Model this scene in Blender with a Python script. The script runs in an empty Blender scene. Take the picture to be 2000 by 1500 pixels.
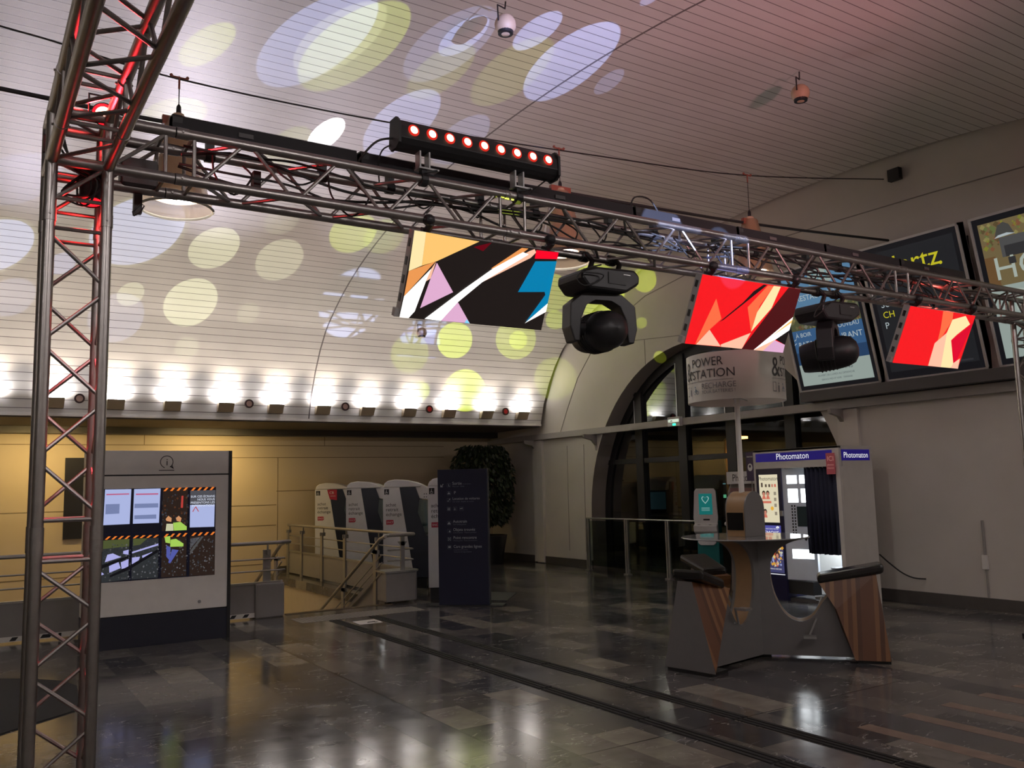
import bpy, math, random
from mathutils import Vector, Matrix
random.seed(7)
S = bpy.context.scene
COL = S.collection
R = math.radians
# ------------------------------------------------------------------ camera
yaw, pitch, roll, FPX = 0.569128, 0.117999, -0.024334, 1692.0
cy, sy, cp, sp = math.cos(yaw), math.sin(yaw), math.cos(pitch), math.sin(pitch)
fw = Vector((sy*cp, cy*cp, sp)); rt = Vector((cy, -sy, 0)); up = rt.cross(fw)
cr, sr = math.cos(roll), math.sin(roll)
rt2 = rt*cr + up*sr; up2 = rt*(-sr) + up*cr
cd = bpy.data.cameras.new('camera'); cam = bpy.data.objects.new('camera', cd); COL.objects.link(cam)
M = Matrix((rt2, up2, -fw)).transposed().to_4x4(); M.translation = Vector((0, 0, 1.6)); cam.matrix_world = M
cd.sensor_width = 36; cd.lens = 36*FPX/2000; cd.clip_end = 200
S.camera = cam
S.view_settings.view_transform = 'Standard'; S.view_settings.look = 'None'
S.view_settings.exposure = 0; S.view_settings.gamma = 1; S.view_settings.use_curve_mapping = False
w = bpy.data.worlds.new('world'); S.world = w; w.use_nodes = True
w.node_tree.nodes['Background'].inputs[0].default_value = (.35, .4, .5, 1); w.node_tree.nodes['Background'].inputs[1].default_value = .004

# ------------------------------------------------------------------ lights
def aim(o, d): o.rotation_euler = Vector(d).to_track_quat('-Z', 'Y').to_euler()
def spot(name, loc, d, deg, watts, col, blend=.1, rad=.01):
    l = bpy.data.lights.new(name, 'SPOT'); l.energy = watts; l.color = col; l.spot_size = R(deg)*2 if deg < 80 else R(deg)
    l.spot_blend = blend; l.shadow_soft_size = rad
    o = bpy.data.objects.new(name, l); COL.objects.link(o); o.location = loc; aim(o, d); return o
def point(name, loc, watts, col, rad=.05):
    l = bpy.data.lights.new(name, 'POINT'); l.energy = watts; l.color = col; l.shadow_soft_size = rad
    o = bpy.data.objects.new(name, l); COL.objects.link(o); o.location = loc; return o
def area(name, loc, d, sx, sy_, watts, col):
    l = bpy.data.lights.new(name, 'AREA'); l.shape = 'RECTANGLE'; l.size = sx; l.size_y = sy_; l.energy = watts; l.color = col
    o = bpy.data.objects.new(name, l); COL.objects.link(o); o.location = loc; aim(o, d); return o
DISCS = [
('A','yb',(0.413,0.894,0.172),1.93,10.4),
('A','yb',(0.438,0.895,0.083),2.17,11.1),
('A','ym',(0.513,0.841,0.173),2.14,10.9),
('A','ym',(0.517,0.839,0.171),0.96,10.9),
('A','ym',(0.57,0.796,0.205),1.02,10.8),
('A','ym',(0.363,0.928,0.082),0.98,10.7),
('A','yd',(0.338,0.929,0.148),2.06,10.2),
('A','yb',(0.623,0.739,0.256),3,10.3),
('A','ym',(0.556,0.79,0.256),2.2,10),
('A','ym',(0.686,0.676,0.269),1.34,10.5),
('A','yd',(0.692,0.695,0.193),0.6,12.1),
('A','yd',(0.577,0.811,0.102),2.16,12),
('A','ym',(0.17,0.912,0.374),2.64,7.6),
('A','yd',(0.232,0.899,0.371),2.29,7.7),
('A','yd',(0.487,0.759,0.431),1.1,7.2),
('A','yd',(0.722,0.68,0.129),0.65,13.7),
('A','wb',(-0.064,0.947,0.315),2.38,8.2),
('A','wb',(-0.063,0.974,0.217),2.45,9.2),
('A','wm',(0.057,0.95,0.308),2.44,8.3),
('A','wd',(0.037,0.978,0.207),1.1,9.3),
('A','wm',(-0.158,0.963,0.219),1.14,9.3),
('A','wd',(-0.05,0.989,0.141),1.09,9.8),
('A','bm',(-0.268,0.93,0.25),1.05,9.1),
('A','bb',(-0.194,0.926,0.325),3.83,8.2),
('A','wd',(-0.193,0.925,0.326),4.19,8.2),
('A','bb',(-0.354,0.899,0.259),2.45,9.2),
('A','wd',(-0.354,0.899,0.259),2.72,9.2),
('A','bd',(-0.307,0.932,0.191),1.67,9.8),
('A','bd',(-0.166,0.97,0.18),2.32,9.6),
('A','bd',(-0.386,0.85,0.358),2.82,8),
('A','yd',(-0.279,0.798,0.533),2.74,6),
('A','wd',(0.026,0.923,0.383),1.82,7.5),
('B','ym',(-0.167,0.928,0.333),1.05,9.9),
('B','bb',(0.187,0.904,0.386),2.26,8.5),
('B','bb',(0.116,0.907,0.404),1.09,8.1),
('B','wb',(-0.065,0.93,0.363),1.88,9.1),
('B','bm',(-0.084,0.93,0.358),2.41,9.2),
('B','ym',(-0.046,0.932,0.361),2.32,9.2),
('B','bd',(0.042,0.924,0.38),2.05,8.7),
('B','bm',(0.047,0.92,0.388),1.1,8.5),
('B','yd',(0.06,0.931,0.359),1.54,9.2),
('B','bm',(0.069,0.947,0.314),1.86,10.4),
('B','bd',(0.148,0.94,0.308),1.48,10.6),
('B','bd',(0.252,0.893,0.374),0.74,8.8),
('B','yd',(0.134,0.919,0.37),1.94,8.9),
('B','bm',(0.195,0.874,0.445),0.49,7.2),
('B','hot',(0.003,0.956,0.294),0.88,11),
('B','yd',(-0.024,0.961,0.277),1.18,11.5)
]
DC = {'y': (.78, 1, .02), 'b': (.42, .52, 1), 'w': (.95, 1, .6), 'h': (1, 1, 1)}
DE = {'b': .9, 'm': .55, 'd': .26, 'o': 6}
SRC = {'A': (3.55, 4.95, 2.6), 'B': (3.5, -1.0, 2.6)}
for s, k, d, a, dist in DISCS:
    spot('gobo_beam', SRC[s], d, a, {'y': 4600, 'w': 3000}.get(k[0], 4200)*(dist/10)**2*DE[k[1]]*({'b': 2.2, 'w': .75, 'y': 1.2, 'h': 1.3}[k[0]] if s == 'B' else 1), DC[k[0]], .06, .004)
UPW = 31
UPX = [1.21+.86*i for i in range(-9, 11)]
for x in UPX:
    spot('uplight_lamp', (x, 14.86, 3.16), (0, -.62, 1), 112, UPW*(1.15 if x < 3 else 1 if x < 6 else .62), (1, .82, .64), .8, .04); area('uplight_halo', (x, 14.93, 3.165), (0, .45, 1), .34, .05, 2.7, (1, .9, .82))
for x in (-8, -4.5, -1, 2.5, 6, 9):
    area('added_fill_down', (x, -.9, 4.33), (0, .25, -1), 1.2, .2, 22, (1, .93, .88))  # added fill, no fixture: lifts the ambient level on floor and walls
    area('added_fill_up', (x, .2, 4.2), (0, 1, .55), 1.2, .1, 20, (1, .9, .9))  # added fill, no fixture: brightens the upper end wall and ceiling
for x, e in ((-4.5, 16), (-1.6, 20), (1.2, 24), (3.9, 32)):
    area('soffit_lamp', (x, 16.3, 2.72), (0, .35, -1), 1.2, .15, e, (1, .70, .28))
spot('red_wash_right', (8.75, 4.3, 3.55), (-.86, .13, .49), 25, 30, (1, .12, .15), .9, .08)
spot('red_wash_bar', (2.62, 4.25, 3.75), (.4, .15, 1), 60, 14, (1, .14, .13), .9, .1)
for x, e in ((-1.6, 110), (.7, 330), (3.0, 900), (5.2, 340)):
    spot('added_lilac_wash', (x, 14.7, 3.2), (0, -6.2, 2.55), 23, e, (.92, .83, 1), 1, .1)  # added wash without fixtures, brightens the upper left of the vault
spot('added_pink_wash', (4.5, -.8, 2.7), (.22, 1, .38), 24, 1000, (1, .40, .44), 1, .2)  # unseen wash added to turn the right part of the ceiling pink
spot('red_wash_opposite', (1.5, -.8, 2.9), (.0, .55, .6), 45, 30, (1, .3, .4), .9, .1)
spot('truss_beam_light', SRC['B'], (.75, 5.4, .80), 2.2, 11000, (.5, .6, 1), .15, .01)
spot('truss_beam_light', SRC['B'], (1.28, 5.4, .57), 1.6, 9000, (.3, .4, 1), .15, .01)
spot('truss_beam_light', SRC['B'], (1.32, 5.4, .78), 1.4, 9000, (.45, .6, 1), .15, .01)
spot('truss_beam_light', SRC['A'], (-.75, -.55, .8), 4, 60, (.8, .95, .1), .15, .01)

# ------------------------------------------------------------------ materials
def nt(name):
    m = bpy.data.materials.new(name); m.use_nodes = True; n = m.node_tree
    return m, n, n.nodes['Principled BSDF']
MC = {}
def mat(name, col=(.5, .5, .5), rough=.5, metal=0, emis=None, es=1, vary=.08, scale=8, coat=0):
    if name in MC: return MC[name]
    m, n, b = nt(name); N = n.nodes; L = n.links
    b.inputs['Roughness'].default_value = rough; b.inputs['Metallic'].default_value = metal
    if coat: b.inputs['Coat Weight'].default_value = coat
    if emis:
        b.inputs['Emission Color'].default_value = (*emis, 1); b.inputs['Emission Strength'].default_value = es
    tc = N.new('ShaderNodeTexCoord'); no = N.new('ShaderNodeTexNoise'); no.inputs['Scale'].default_value = scale; no.inputs['Detail'].default_value = 4
    cr_ = N.new('ShaderNodeMix'); cr_.data_type = 'RGBA'
    c = col; cr_.inputs[6].default_value = (c[0]*(1-vary), c[1]*(1-vary), c[2]*(1-vary), 1)
    cr_.inputs[7].default_value = (min(1, c[0]*(1+vary)), min(1, c[1]*(1+vary)), min(1, c[2]*(1+vary)), 1)
    L.new(tc.outputs['Object'], no.inputs['Vector']); L.new(no.outputs['Fac'], cr_.inputs[0]); L.new(cr_.outputs[2], b.inputs['Base Color'])
    MC[name] = m; return m
def emat(name, col, s=1):
    if name in MC: return MC[name]
    m, n, b = nt(name); b.inputs['Base Color'].default_value = (.006, .006, .006, 1); b.inputs['Roughness'].default_value = .4; b.inputs['Specular IOR Level'].default_value = .2
    b.inputs['Emission Color'].default_value = (*col, 1); b.inputs['Emission Strength'].default_value = s
    MC[name] = m; return m
def glass(name, tint, refl=.12, diff=None):
    m = bpy.data.materials.new(name); m.use_nodes = True; n = m.node_tree; N = n.nodes; L = n.links; N.clear()
    o = N.new('ShaderNodeOutputMaterial'); t = N.new('ShaderNodeBsdfTransparent'); g = N.new('ShaderNodeBsdfGlossy'); x = N.new('ShaderNodeMixShader')
    lw = N.new('ShaderNodeLayerWeight'); lw.inputs[0].default_value = .25; ma = N.new('ShaderNodeMath'); ma.operation = 'MULTIPLY_ADD'
    ma.inputs[1].default_value = .25; ma.inputs[2].default_value = refl
    t.inputs[0].default_value = (*tint, 1); g.inputs[0].default_value = (.9, .95, .95, 1); g.inputs['Roughness'].default_value = .02
    L.new(lw.outputs['Fresnel'], ma.inputs[0]); L.new(ma.outputs[0], x.inputs[0]); L.new(t.outputs[0], x.inputs[1]); L.new(g.outputs[0], x.inputs[2]); L.new(x.outputs[0], o.inputs[0])
    if diff:
        d = N.new('ShaderNodeBsdfTranslucent'); d2 = N.new('ShaderNodeBsdfDiffuse'); y = N.new('ShaderNodeMixShader'); z = N.new('ShaderNodeMixShader')
        d.inputs[0].default_value = (*diff, 1); d2.inputs[0].default_value = (*diff, 1); y.inputs[0].default_value = .5; z.inputs[0].default_value = .38
        L.new(d.outputs[0], y.inputs[1]); L.new(d2.outputs[0], y.inputs[2]); L.new(x.outputs[0], z.inputs[1]); L.new(y.outputs[0], z.inputs[2]); L.new(z.outputs[0], o.inputs[0])
    return m
def stripes(name, axis, cols, scale, rough=.35):      # wood slats
    m, n, b = nt(name); N = n.nodes; L = n.links
    tc = N.new('ShaderNodeTexCoord'); sx = N.new('ShaderNodeSeparateXYZ'); L.new(tc.outputs['Object'], sx.inputs[0])
    ln_ = N.new('ShaderNodeVectorMath'); ln_.operation = 'LENGTH'; cx_ = N.new('ShaderNodeCombineXYZ'); L.new(sx.outputs[0], cx_.inputs[0]); L.new(sx.outputs[1], cx_.inputs[1]); L.new(cx_.outputs[0], ln_.inputs[0])
    mu = N.new('ShaderNodeMath'); mu.operation = 'MULTIPLY'; mu.inputs[1].default_value = scale; L.new(ln_.outputs['Value'], mu.inputs[0])
    fl = N.new('ShaderNodeMath'); fl.operation = 'FLOOR'; L.new(mu.outputs[0], fl.inputs[0])
    wn = N.new('ShaderNodeTexWhiteNoise'); wn.noise_dimensions = '1D'; L.new(fl.outputs[0], wn.inputs['W'])
    cr_ = N.new('ShaderNodeValToRGB'); cr_.color_ramp.interpolation = 'CONSTANT'
    e = cr_.color_ramp.elements; e[0].color = (*cols[0], 1); e[1].color = (*cols[1], 1); e[1].position = .35
    for i, c in enumerate(cols[2:]):
        q = e.new(.6+.2*i); q.color = (*c, 1)
    L.new(wn.outputs['Value'], cr_.inputs[0]); L.new(cr_.outputs[0], b.inputs['Base Color']); b.inputs['Roughness'].default_value = rough
    return m

def vault_mat():
    m, n, b = nt('white_ceiling_boards'); N = n.nodes; L = n.links
    uv = N.new('ShaderNodeUVMap'); sx = N.new('ShaderNodeSeparateXYZ'); L.new(uv.outputs[0], sx.inputs[0])
    def mth(op, a, bv=None, c=None):
        q = N.new('ShaderNodeMath'); q.operation = op
        for i, v in enumerate((a, bv, c)):
            if v is None: continue
            if isinstance(v, (int, float)): q.inputs[i].default_value = v
            else: L.new(v, q.inputs[i])
        return q.outputs[0]
    v = mth('MULTIPLY', sx.outputs[1], 1/.14); fr = mth('FRACT', v)
    line = mth('LESS_THAN', fr, .07)
    u = mth('ADD', sx.outputs[0], -5.30); ufr = mth('PINGPONG', u, 3.1)
    seam = mth('LESS_THAN', ufr, .012)
    both = mth('MAXIMUM', line, seam)
    bid = mth('FLOOR', v); wn = N.new('ShaderNodeTexWhiteNoise'); wn.noise_dimensions = '1D'; L.new(bid, wn.inputs['W'])
    val = mth('MULTIPLY_ADD', wn.outputs['Value'], .05, .74)
    no = N.new('ShaderNodeTexNoise'); no.inputs['Scale'].default_value = 3; no.inputs['Detail'].default_value = 6; L.new(uv.outputs[0], no.inputs['Vector'])
    val = mth('MULTIPLY', val, mth('MULTIPLY_ADD', no.outputs['Fac'], .14, .92))
    cb = N.new('ShaderNodeCombineColor')
    for i, k in enumerate((1, .985, .95)): L.new(mth('MULTIPLY', val, k), cb.inputs[i])
    mx = N.new('ShaderNodeMix'); mx.data_type = 'RGBA'; L.new(both, mx.inputs[0]); L.new(cb.outputs[0], mx.inputs[6]); mx.inputs[7].default_value = (.17, .155, .155, 1)
    L.new(mx.outputs[2], b.inputs['Base Color']); b.inputs['Roughness'].default_value = .45
    bp = N.new('ShaderNodeBump'); bp.inputs['Strength'].default_value = .5; bp.inputs['Distance'].default_value = .006; bp.invert = True
    L.new(both, bp.inputs['Height']); L.new(bp.outputs[0], b.inputs['Normal'])
    return m
def floor_mat():
    m, n, b = nt('polished_stone_tiles'); N = n.nodes; L = n.links
    tc = N.new('ShaderNodeTexCoord'); sx = N.new('ShaderNodeSeparateXYZ'); L.new(tc.outputs['Object'], sx.inputs[0])
    def mth(op, a, bv=None, c=None):
        q = N.new('ShaderNodeMath'); q.operation = op
        for i, v in enumerate((a, bv, c)):
            if v is None: continue
            if isinstance(v, (int, float)): q.inputs[i].default_value = v
            else: L.new(v, q.inputs[i])
        return q.outputs[0]
    # rows run along y (width .34), slabs of random length in each row
    rx = mth('MULTIPLY', mth('SUBTRACT', sx.outputs[0], 2.88), 1/.32); row = mth('FLOOR', rx)
    wr = N.new('ShaderNodeTexWhiteNoise'); wr.noise_dimensions = '1D'; L.new(row, wr.inputs['W'])
    ln = mth('MULTIPLY_ADD', wr.outputs['Value'], 1.3, 1.0)
    yy = mth('ADD', mth('MULTIPLY', sx.outputs[1], ln), mth('MULTIPLY', wr.outputs['Value'], 37.3)); cell = mth('FLOOR', yy)
    cv = N.new('ShaderNodeCombineXYZ'); L.new(row, cv.inputs[0]); L.new(cell, cv.inputs[1])
    wc = N.new('ShaderNodeTexWhiteNoise'); wc.noise_dimensions = '2D'; L.new(cv.outputs[0], wc.inputs['Vector'])
    cr_ = N.new('ShaderNodeValToRGB'); e = cr_.color_ramp.elements; cr_.color_ramp.interpolation = 'CONSTANT'
    e[0].color = (.075, .076, .082, 1); e[1].position = .18; e[1].color = (.135, .13, .125, 1)
    for p, c in ((.36, (.11, .113, .12)), (.52, (.185, .175, .16)), (.66, (.125, .12, .12)), (.80, (.24, .225, .20)), (.91, (.34, .315, .265))):
        q = e.new(p); q.color = (*c, 1)
    L.new(wc.outputs['Value'], cr_.inputs[0])
    # cloudy variation and white veins
    off = N.new('ShaderNodeVectorMath'); off.operation = 'MULTIPLY_ADD'; L.new(wc.outputs['Color'], off.inputs[0]); off.inputs[1].default_value = (9, 9, 9); L.new(tc.outputs['Object'], off.inputs[2])
    no = N.new('ShaderNodeTexNoise'); no.inputs['Scale'].default_value = 5; no.inputs['Detail'].default_value = 7; L.new(off.outputs[0], no.inputs['Vector'])
    mu = N.new('ShaderNodeMix'); mu.data_type = 'RGBA'; mu.blend_type = 'MULTIPLY'; mu.inputs[0].default_value = 1
    g = mth('MULTIPLY_ADD', no.outputs['Fac'], .7, .28); gc = N.new('ShaderNodeCombineColor'); [L.new(g, gc.inputs[i]) for i in range(3)]
    L.new(cr_.outputs[0], mu.inputs[6]); L.new(gc.outputs[0], mu.inputs[7])
    mp = N.new('ShaderNodeMapping'); mp.inputs['Scale'].default_value = (1, 2.2, 1); L.new(off.outputs[0], mp.inputs[0])
    n2 = N.new('ShaderNodeTexNoise'); n2.inputs['Scale'].default_value = 2.4; n2.inputs['Detail'].default_value = 6; n2.inputs['Distortion'].default_value = 1.2; L.new(mp.outputs[0], n2.inputs['Vector'])
    vein = mth('LESS_THAN', mth('ABSOLUTE', mth('SUBTRACT', n2.outputs['Fac'], .5)), .0055)
    n3 = N.new('ShaderNodeTexNoise'); n3.inputs['Scale'].default_value = 3.1; L.new(off.outputs[0], n3.inputs['Vector'])
    vein = mth('MULTIPLY', vein, mth('GREATER_THAN', n3.outputs['Fac'], .52))
    v2 = N.new('ShaderNodeMix'); v2.data_type = 'RGBA'; L.new(mth('MULTIPLY', vein, .6), v2.inputs[0]); L.new(mu.outputs[2], v2.inputs[6]); v2.inputs[7].default_value = (.42, .40, .37, 1)
    # joints and the long expansion seams
    j = mth('LESS_THAN', mth('FRACT', rx), .008)
    j2 = mth('LESS_THAN', mth('ABSOLUTE', mth('SUBTRACT', sx.outputs[0], 2.88)), .008)
    j3 = mth('LESS_THAN', mth('PINGPONG', mth('SUBTRACT', sx.outputs[1], 4.35), 3.2), .006)
    jj = mth('MAXIMUM', j2, j3)
    v3 = N.new('ShaderNodeMix'); v3.data_type = 'RGBA'; L.new(mth('MAXIMUM', jj, mth('MULTIPLY', j, .35)), v3.inputs[0]); L.new(v2.outputs[2], v3.inputs[6]); v3.inputs[7].default_value = (.012, .012, .012, 1)
    L.new(v3.outputs[2], b.inputs['Base Color'])
    L.new(mth('MULTIPLY_ADD', no.outputs['Fac'], .14, .07), b.inputs['Roughness']); b.inputs['Specular IOR Level'].default_value = .38
    bp = N.new('ShaderNodeBump'); bp.inputs['Strength'].default_value = .06; bp.inputs['Distance'].default_value = .01; L.new(no.outputs['Fac'], bp.inputs['Height']); L.new(bp.outputs[0], b.inputs['Normal'])
    return m
ALU = mat('truss_aluminium', (.36, .34, .33), .34, 1, vary=.15, scale=20)
ALUD = mat('truss_aluminium_worn', (.36, .34, .33), .38, 1, vary=.2, scale=30)
BLK = mat('black_plastic', (.012, .012, .013), .45)
BLKM = mat('black_metal', (.018, .018, .02), .4, .2)
RUB = mat('black_rubber', (.01, .01, .01), .6)
WHT = mat('white_paint', (.72, .70, .66), .45)
PLA = mat('wall_plaster', (.60, .57, .52), .75, vary=.10, scale=1.6)
GRY = mat('grey_paint', (.30, .285, .27), .5)
GRM = mat('grey_metal', (.42, .42, .42), .35, .7)
DGR = mat('dark_grey', (.07, .065, .065), .5)
WSH = mat('white_gloss_plastic', (.70, .70, .70), .3)
NAV = mat('navy_panel', (.007, .009, .032), .65)
RED = mat('red_sticker', (.45, .02, .05), .5)
INK = mat('black_lettering', (.012, .012, .012), .6, vary=0)
WIN = mat('white_lettering', (.75, .75, .75), .5, vary=0)
GIN = mat('grey_lettering', (.22, .23, .25), .5, vary=0)
CHR = mat('chrome', (.7, .7, .7), .15, 1)

# ------------------------------------------------------------------ mesh helpers
class MB:
    def __init__(s): s.v = []; s.f = []; s.m = []; s.mats = []; s.cur = 0; s.uv = None
    def use(s, m):
        if m not in s.mats: s.mats.append(m)
        s.cur = s.mats.index(m); return s
    def face(s, pts):
        i = len(s.v); s.v += [tuple(p) for p in pts]; s.f.append(tuple(range(i, i+len(pts)))); s.m.append(s.cur); return s
    def raw(s, v, f):
        i = len(s.v); s.v += [tuple(p) for p in v]; s.f += [tuple(a+i for a in q) for q in f]; s.m += [s.cur]*len(f); return s
    def box(s, x0, x1, y0, y1, z0, z1):
        s.raw([(x0, y0, z0), (x1, y0, z0), (x1, y1, z0), (x0, y1, z0), (x0, y0, z1), (x1, y0, z1), (x1, y1, z1), (x0, y1, z1)],
              [(0, 3, 2, 1), (4, 5, 6, 7), (0, 1, 5, 4), (1, 2, 6, 5), (2, 3, 7, 6), (3, 0, 4, 7)]); return s
    def tube(s, pts, r, n=10, cap=True):
        pts = [Vector(p) for p in pts]; rr = r if isinstance(r, (list, tuple)) else [r]*len(pts)
        v = []; a0 = None
        for i, p in enumerate(pts):
            d = (pts[min(i+1, len(pts)-1)]-pts[max(i-1, 0)]).normalized()
            if a0 is None: a0 = d.orthogonal().normalized()
            a = (a0-d*a0.dot(d)); a = a.normalized() if a.length > 1e-6 else d.orthogonal().normalized(); a0 = a; b = d.cross(a)
            for k in range(n):
                t = 2*math.pi*k/n; v.append(p+(a*math.cos(t)+b*math.sin(t))*rr[i])
        f = [(i*n+k, i*n+(k+1) % n, (i+1)*n+(k+1) % n, (i+1)*n+k) for i in range(len(pts)-1) for k in range(n)]
        if cap: f += [tuple(range(n))[::-1], tuple(range((len(pts)-1)*n, len(pts)*n))]
        s.raw(v, f); return s
    def prism(s, poly, a, b, axis='y', side=None):
        """poly of 2-tuples extruded from a to b; axis y -> poly is (x,z); x -> (y,z); z -> (x,y)"""
        def P(q, t): return (q[0], t, q[1]) if axis == 'y' else ((t, q[0], q[1]) if axis == 'x' else (q[0], q[1], t))
        n = len(poly); i = len(s.v); s.v += [P(q, a) for q in poly]+[P(q, b) for q in poly]
        s.f += [tuple(i+k for k in range(n)), tuple(i+n+k for k in range(n))[::-1]]; s.m += [s.cur]*2
        if side: s.use(side)
        for k in range(n): s.f.append((i+k, i+n+k, i+n+(k+1) % n, i+(k+1) % n)); s.m.append(s.cur)
        return s
    def lathe(s, prof, c=(0, 0, 0), n=28, cap=False):
        v = [(c[0]+r*math.cos(2*math.pi*k/n), c[1]+r*math.sin(2*math.pi*k/n), c[2]+z) for r, z in prof for k in range(n)]
        f = [(i*n+k, i*n+(k+1) % n, (i+1)*n+(k+1) % n, (i+1)*n+k) for i in range(len(prof)-1) for k in range(n)]
        if cap: f += [tuple(range(n))[::-1], tuple(range((len(prof)-1)*n, len(prof)*n))]
        s.raw(v, f); return s
    def ball(s, c, r, sc=(1, 1, 1), n=16, m=10):
        prof = [(r*math.sin(math.pi*i/m)+1e-5, -r*math.cos(math.pi*i/m)) for i in range(m+1)]
        i0 = len(s.v); s.lathe(prof, (0, 0, 0), n)
        for i in range(i0, len(s.v)): p = s.v[i]; s.v[i] = (c[0]+p[0]*sc[0], c[1]+p[1]*sc[1], c[2]+p[2]*sc[2])
        return s
    def xf(s, Mx, i0=0):
        for i in range(i0, len(s.v)): s.v[i] = tuple(Mx @ Vector(s.v[i]))
        return s
    def text(s, t, size, o, al='L', ux=(1, 0, 0), uz=(0, 0, 1), sx=1, fn=None):
        """lettering laid flat in the plane through o spanned by ux and uz"""
        V, F, wd = glyphs(t); ux = Vector(ux); uz = Vector(uz); o = Vector(o)
        k = size; dx = {'L': 0, 'C': -wd/2, 'R': -wd}[al]
        vv = [((x+dx)*k*sx, y*k) for x, y in V]
        if fn: s.raw([fn(x, y) for x, y in vv], F)
        else: s.raw([o+ux*x+uz*y for x, y in vv], F)
        return s
    def build(s, name, m=None, parent=None, smooth=False, bevel=0, sub=0):
        me = bpy.data.meshes.new(name); me.from_pydata(s.v, [], s.f)
        if m is not None and not s.mats: me.materials.append(m)
        else:
            for q in s.mats: me.materials.append(q)
            me.polygons.foreach_set('material_index', s.m)
        if s.uv:
            l = me.uv_layers.new(name='UVMap')
            for lp in me.loops: l.data[lp.index].uv = s.uv[lp.vertex_index]
        me.validate(); me.update()
        o = bpy.data.objects.new(name, me); COL.objects.link(o)
        if parent: o.parent = parent
        if smooth:
            me.polygons.foreach_set('use_smooth', [True]*len(me.polygons))
            md = o.modifiers.new('e', 'EDGE_SPLIT'); md.split_angle = R(38)
        if bevel:
            md = o.modifiers.new('b', 'BEVEL'); md.width = bevel; md.segments = 2; md.limit_method = 'ANGLE'
        return o
GC = {}
def glyphs(t):
    if t in GC: return GC[t]
    c = bpy.data.curves.new('t', 'FONT'); c.body = t; c.size = 1; c.resolution_u = 3
    o = bpy.data.objects.new('t', c); COL.objects.link(o); bpy.context.view_layer.update()
    me = bpy.data.meshes.new_from_object(o.evaluated_get(bpy.context.evaluated_depsgraph_get()))
    V = [(v.co.x, v.co.y) for v in me.vertices]; F = [tuple(p.vertices) for p in me.polygons]
    bpy.data.objects.remove(o); bpy.data.meshes.remove(me); bpy.data.curves.remove(c)
    wd = max([x for x, y in V] or [0]); GC[t] = (V, F, wd); return GC[t]
def tag(o, label=None, cat=None, group=None, kind=None):
    if label: o['label'] = label
    if cat: o['category'] = cat
    if group: o['group'] = group
    if kind: o['kind'] = kind
    return o
def thing(name, label, cat, loc=(0, 0, 0), rz=0, group=None, rx=0):
    o = bpy.data.objects.new(name, None); o.empty_display_size = .2; COL.objects.link(o); o.location = loc; o.rotation_euler = (rx, 0, rz)
    return tag(o, label, cat, group)
def struct(o): o['kind'] = 'structure'; return o
def dup(o, parent=None, loc=None, rz=None, label=None):
    c = o.copy(); COL.objects.link(c)
    if parent: c.parent = parent
    if loc is not None: c.location = loc
    if rz is not None: c.rotation_euler = (o.rotation_euler[0], o.rotation_euler[1], rz)
    if label: c['label'] = label
    for ch in list(o.children): dup(ch, c)
    return c
def art(mb, polys, x0, x1, z0, z1, y, pal, dy=.0006):
    for i, (c, q) in enumerate(polys):
        mb.use(pal[c]); mb.face([(x0+u*(x1-x0), y-dy*(i+1), z0+v*(z1-z0)) for u, v in q])

# ------------------------------------------------------------------ the hall
YC = 7.6; W = 10.45; YB = 17.3
def zv(dy):
    dy = abs(dy); T = [(6.39, 4.58), (6.67, 4.36), (6.94, 4.07), (7.18, 3.72), (7.39, 3.31), (7.52, 2.9)]
    if dy <= 6.39: return 2.7+3.2*(1-(dy/7.53)**2.2)**(1/2.2)
    for (a, b), (c, d) in zip(T, T[1:]):
        if dy <= c: return b+(d-b)*(dy-a)/(c-a)
    return 2.9
ys = [-7.52, -7.46, -7.39, -7.28, -7.18, -7.06, -6.94, -6.8, -6.67, -6.53]+[-6.39+.2*i for i in range(32)]; ys = [y for y in ys if y > -6.7]+[0]+[-y for y in reversed(ys)]
prof = []; s_ = 0
for i, y in enumerate(ys):
    p = (y+YC, zv(y))
    if i: s_ += math.dist(p, prof[-1][:2])
    prof.append((p[0], p[1], s_))
mb = MB().use(vault_mat()); X0, X1 = -12.5, 10.37; uv = []
for y, z, a in prof:
    for x in (X0, X1): mb.v.append((x, y, z)); uv.append((x, a))
for i in range(len(prof)-1): mb.f.append((2*i, 2*i+1, 2*i+3, 2*i+2)); mb.m.append(0)
mb.uv = uv; o = struct(mb.build('ceiling', smooth=True)); o.modifiers.clear()
# black end strip where the boards stop short of the end wall
mb = MB()
for (y, z, a), (y2, z2, b) in zip(prof, prof[1:]): mb.face([(X1, y, z), (X1, y2, z2), (X1, YC+(y2-YC)*1.02, z2+.12), (X1, YC+(y-YC)*1.02, z+.12)])
struct(mb.build('trim_2', BLK))
# cornice lip, soffit and beam over the back wall
SOF = mat('soffit_brown', (.10, .085, .075), .7)
mb = MB().use(WHT).box(X0, X1, 15.10, 15.16, 2.86, 2.905); mb.use(SOF).box(X0, X1, 15.16, YB-.3, 2.84, 2.90); mb.use(DGR).box(X0, W, YB-.3, YB-.02, 2.72, 2.84); struct(mb.build('trim_1'))
mb = MB().use(WHT).box(X0, W, -2.2, YC-6.67, 4.36, 4.44).box(X0, X1, YC-6.72, YC-6.62, 4.30, 4.37); struct(mb.build('trim_3'))
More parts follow.
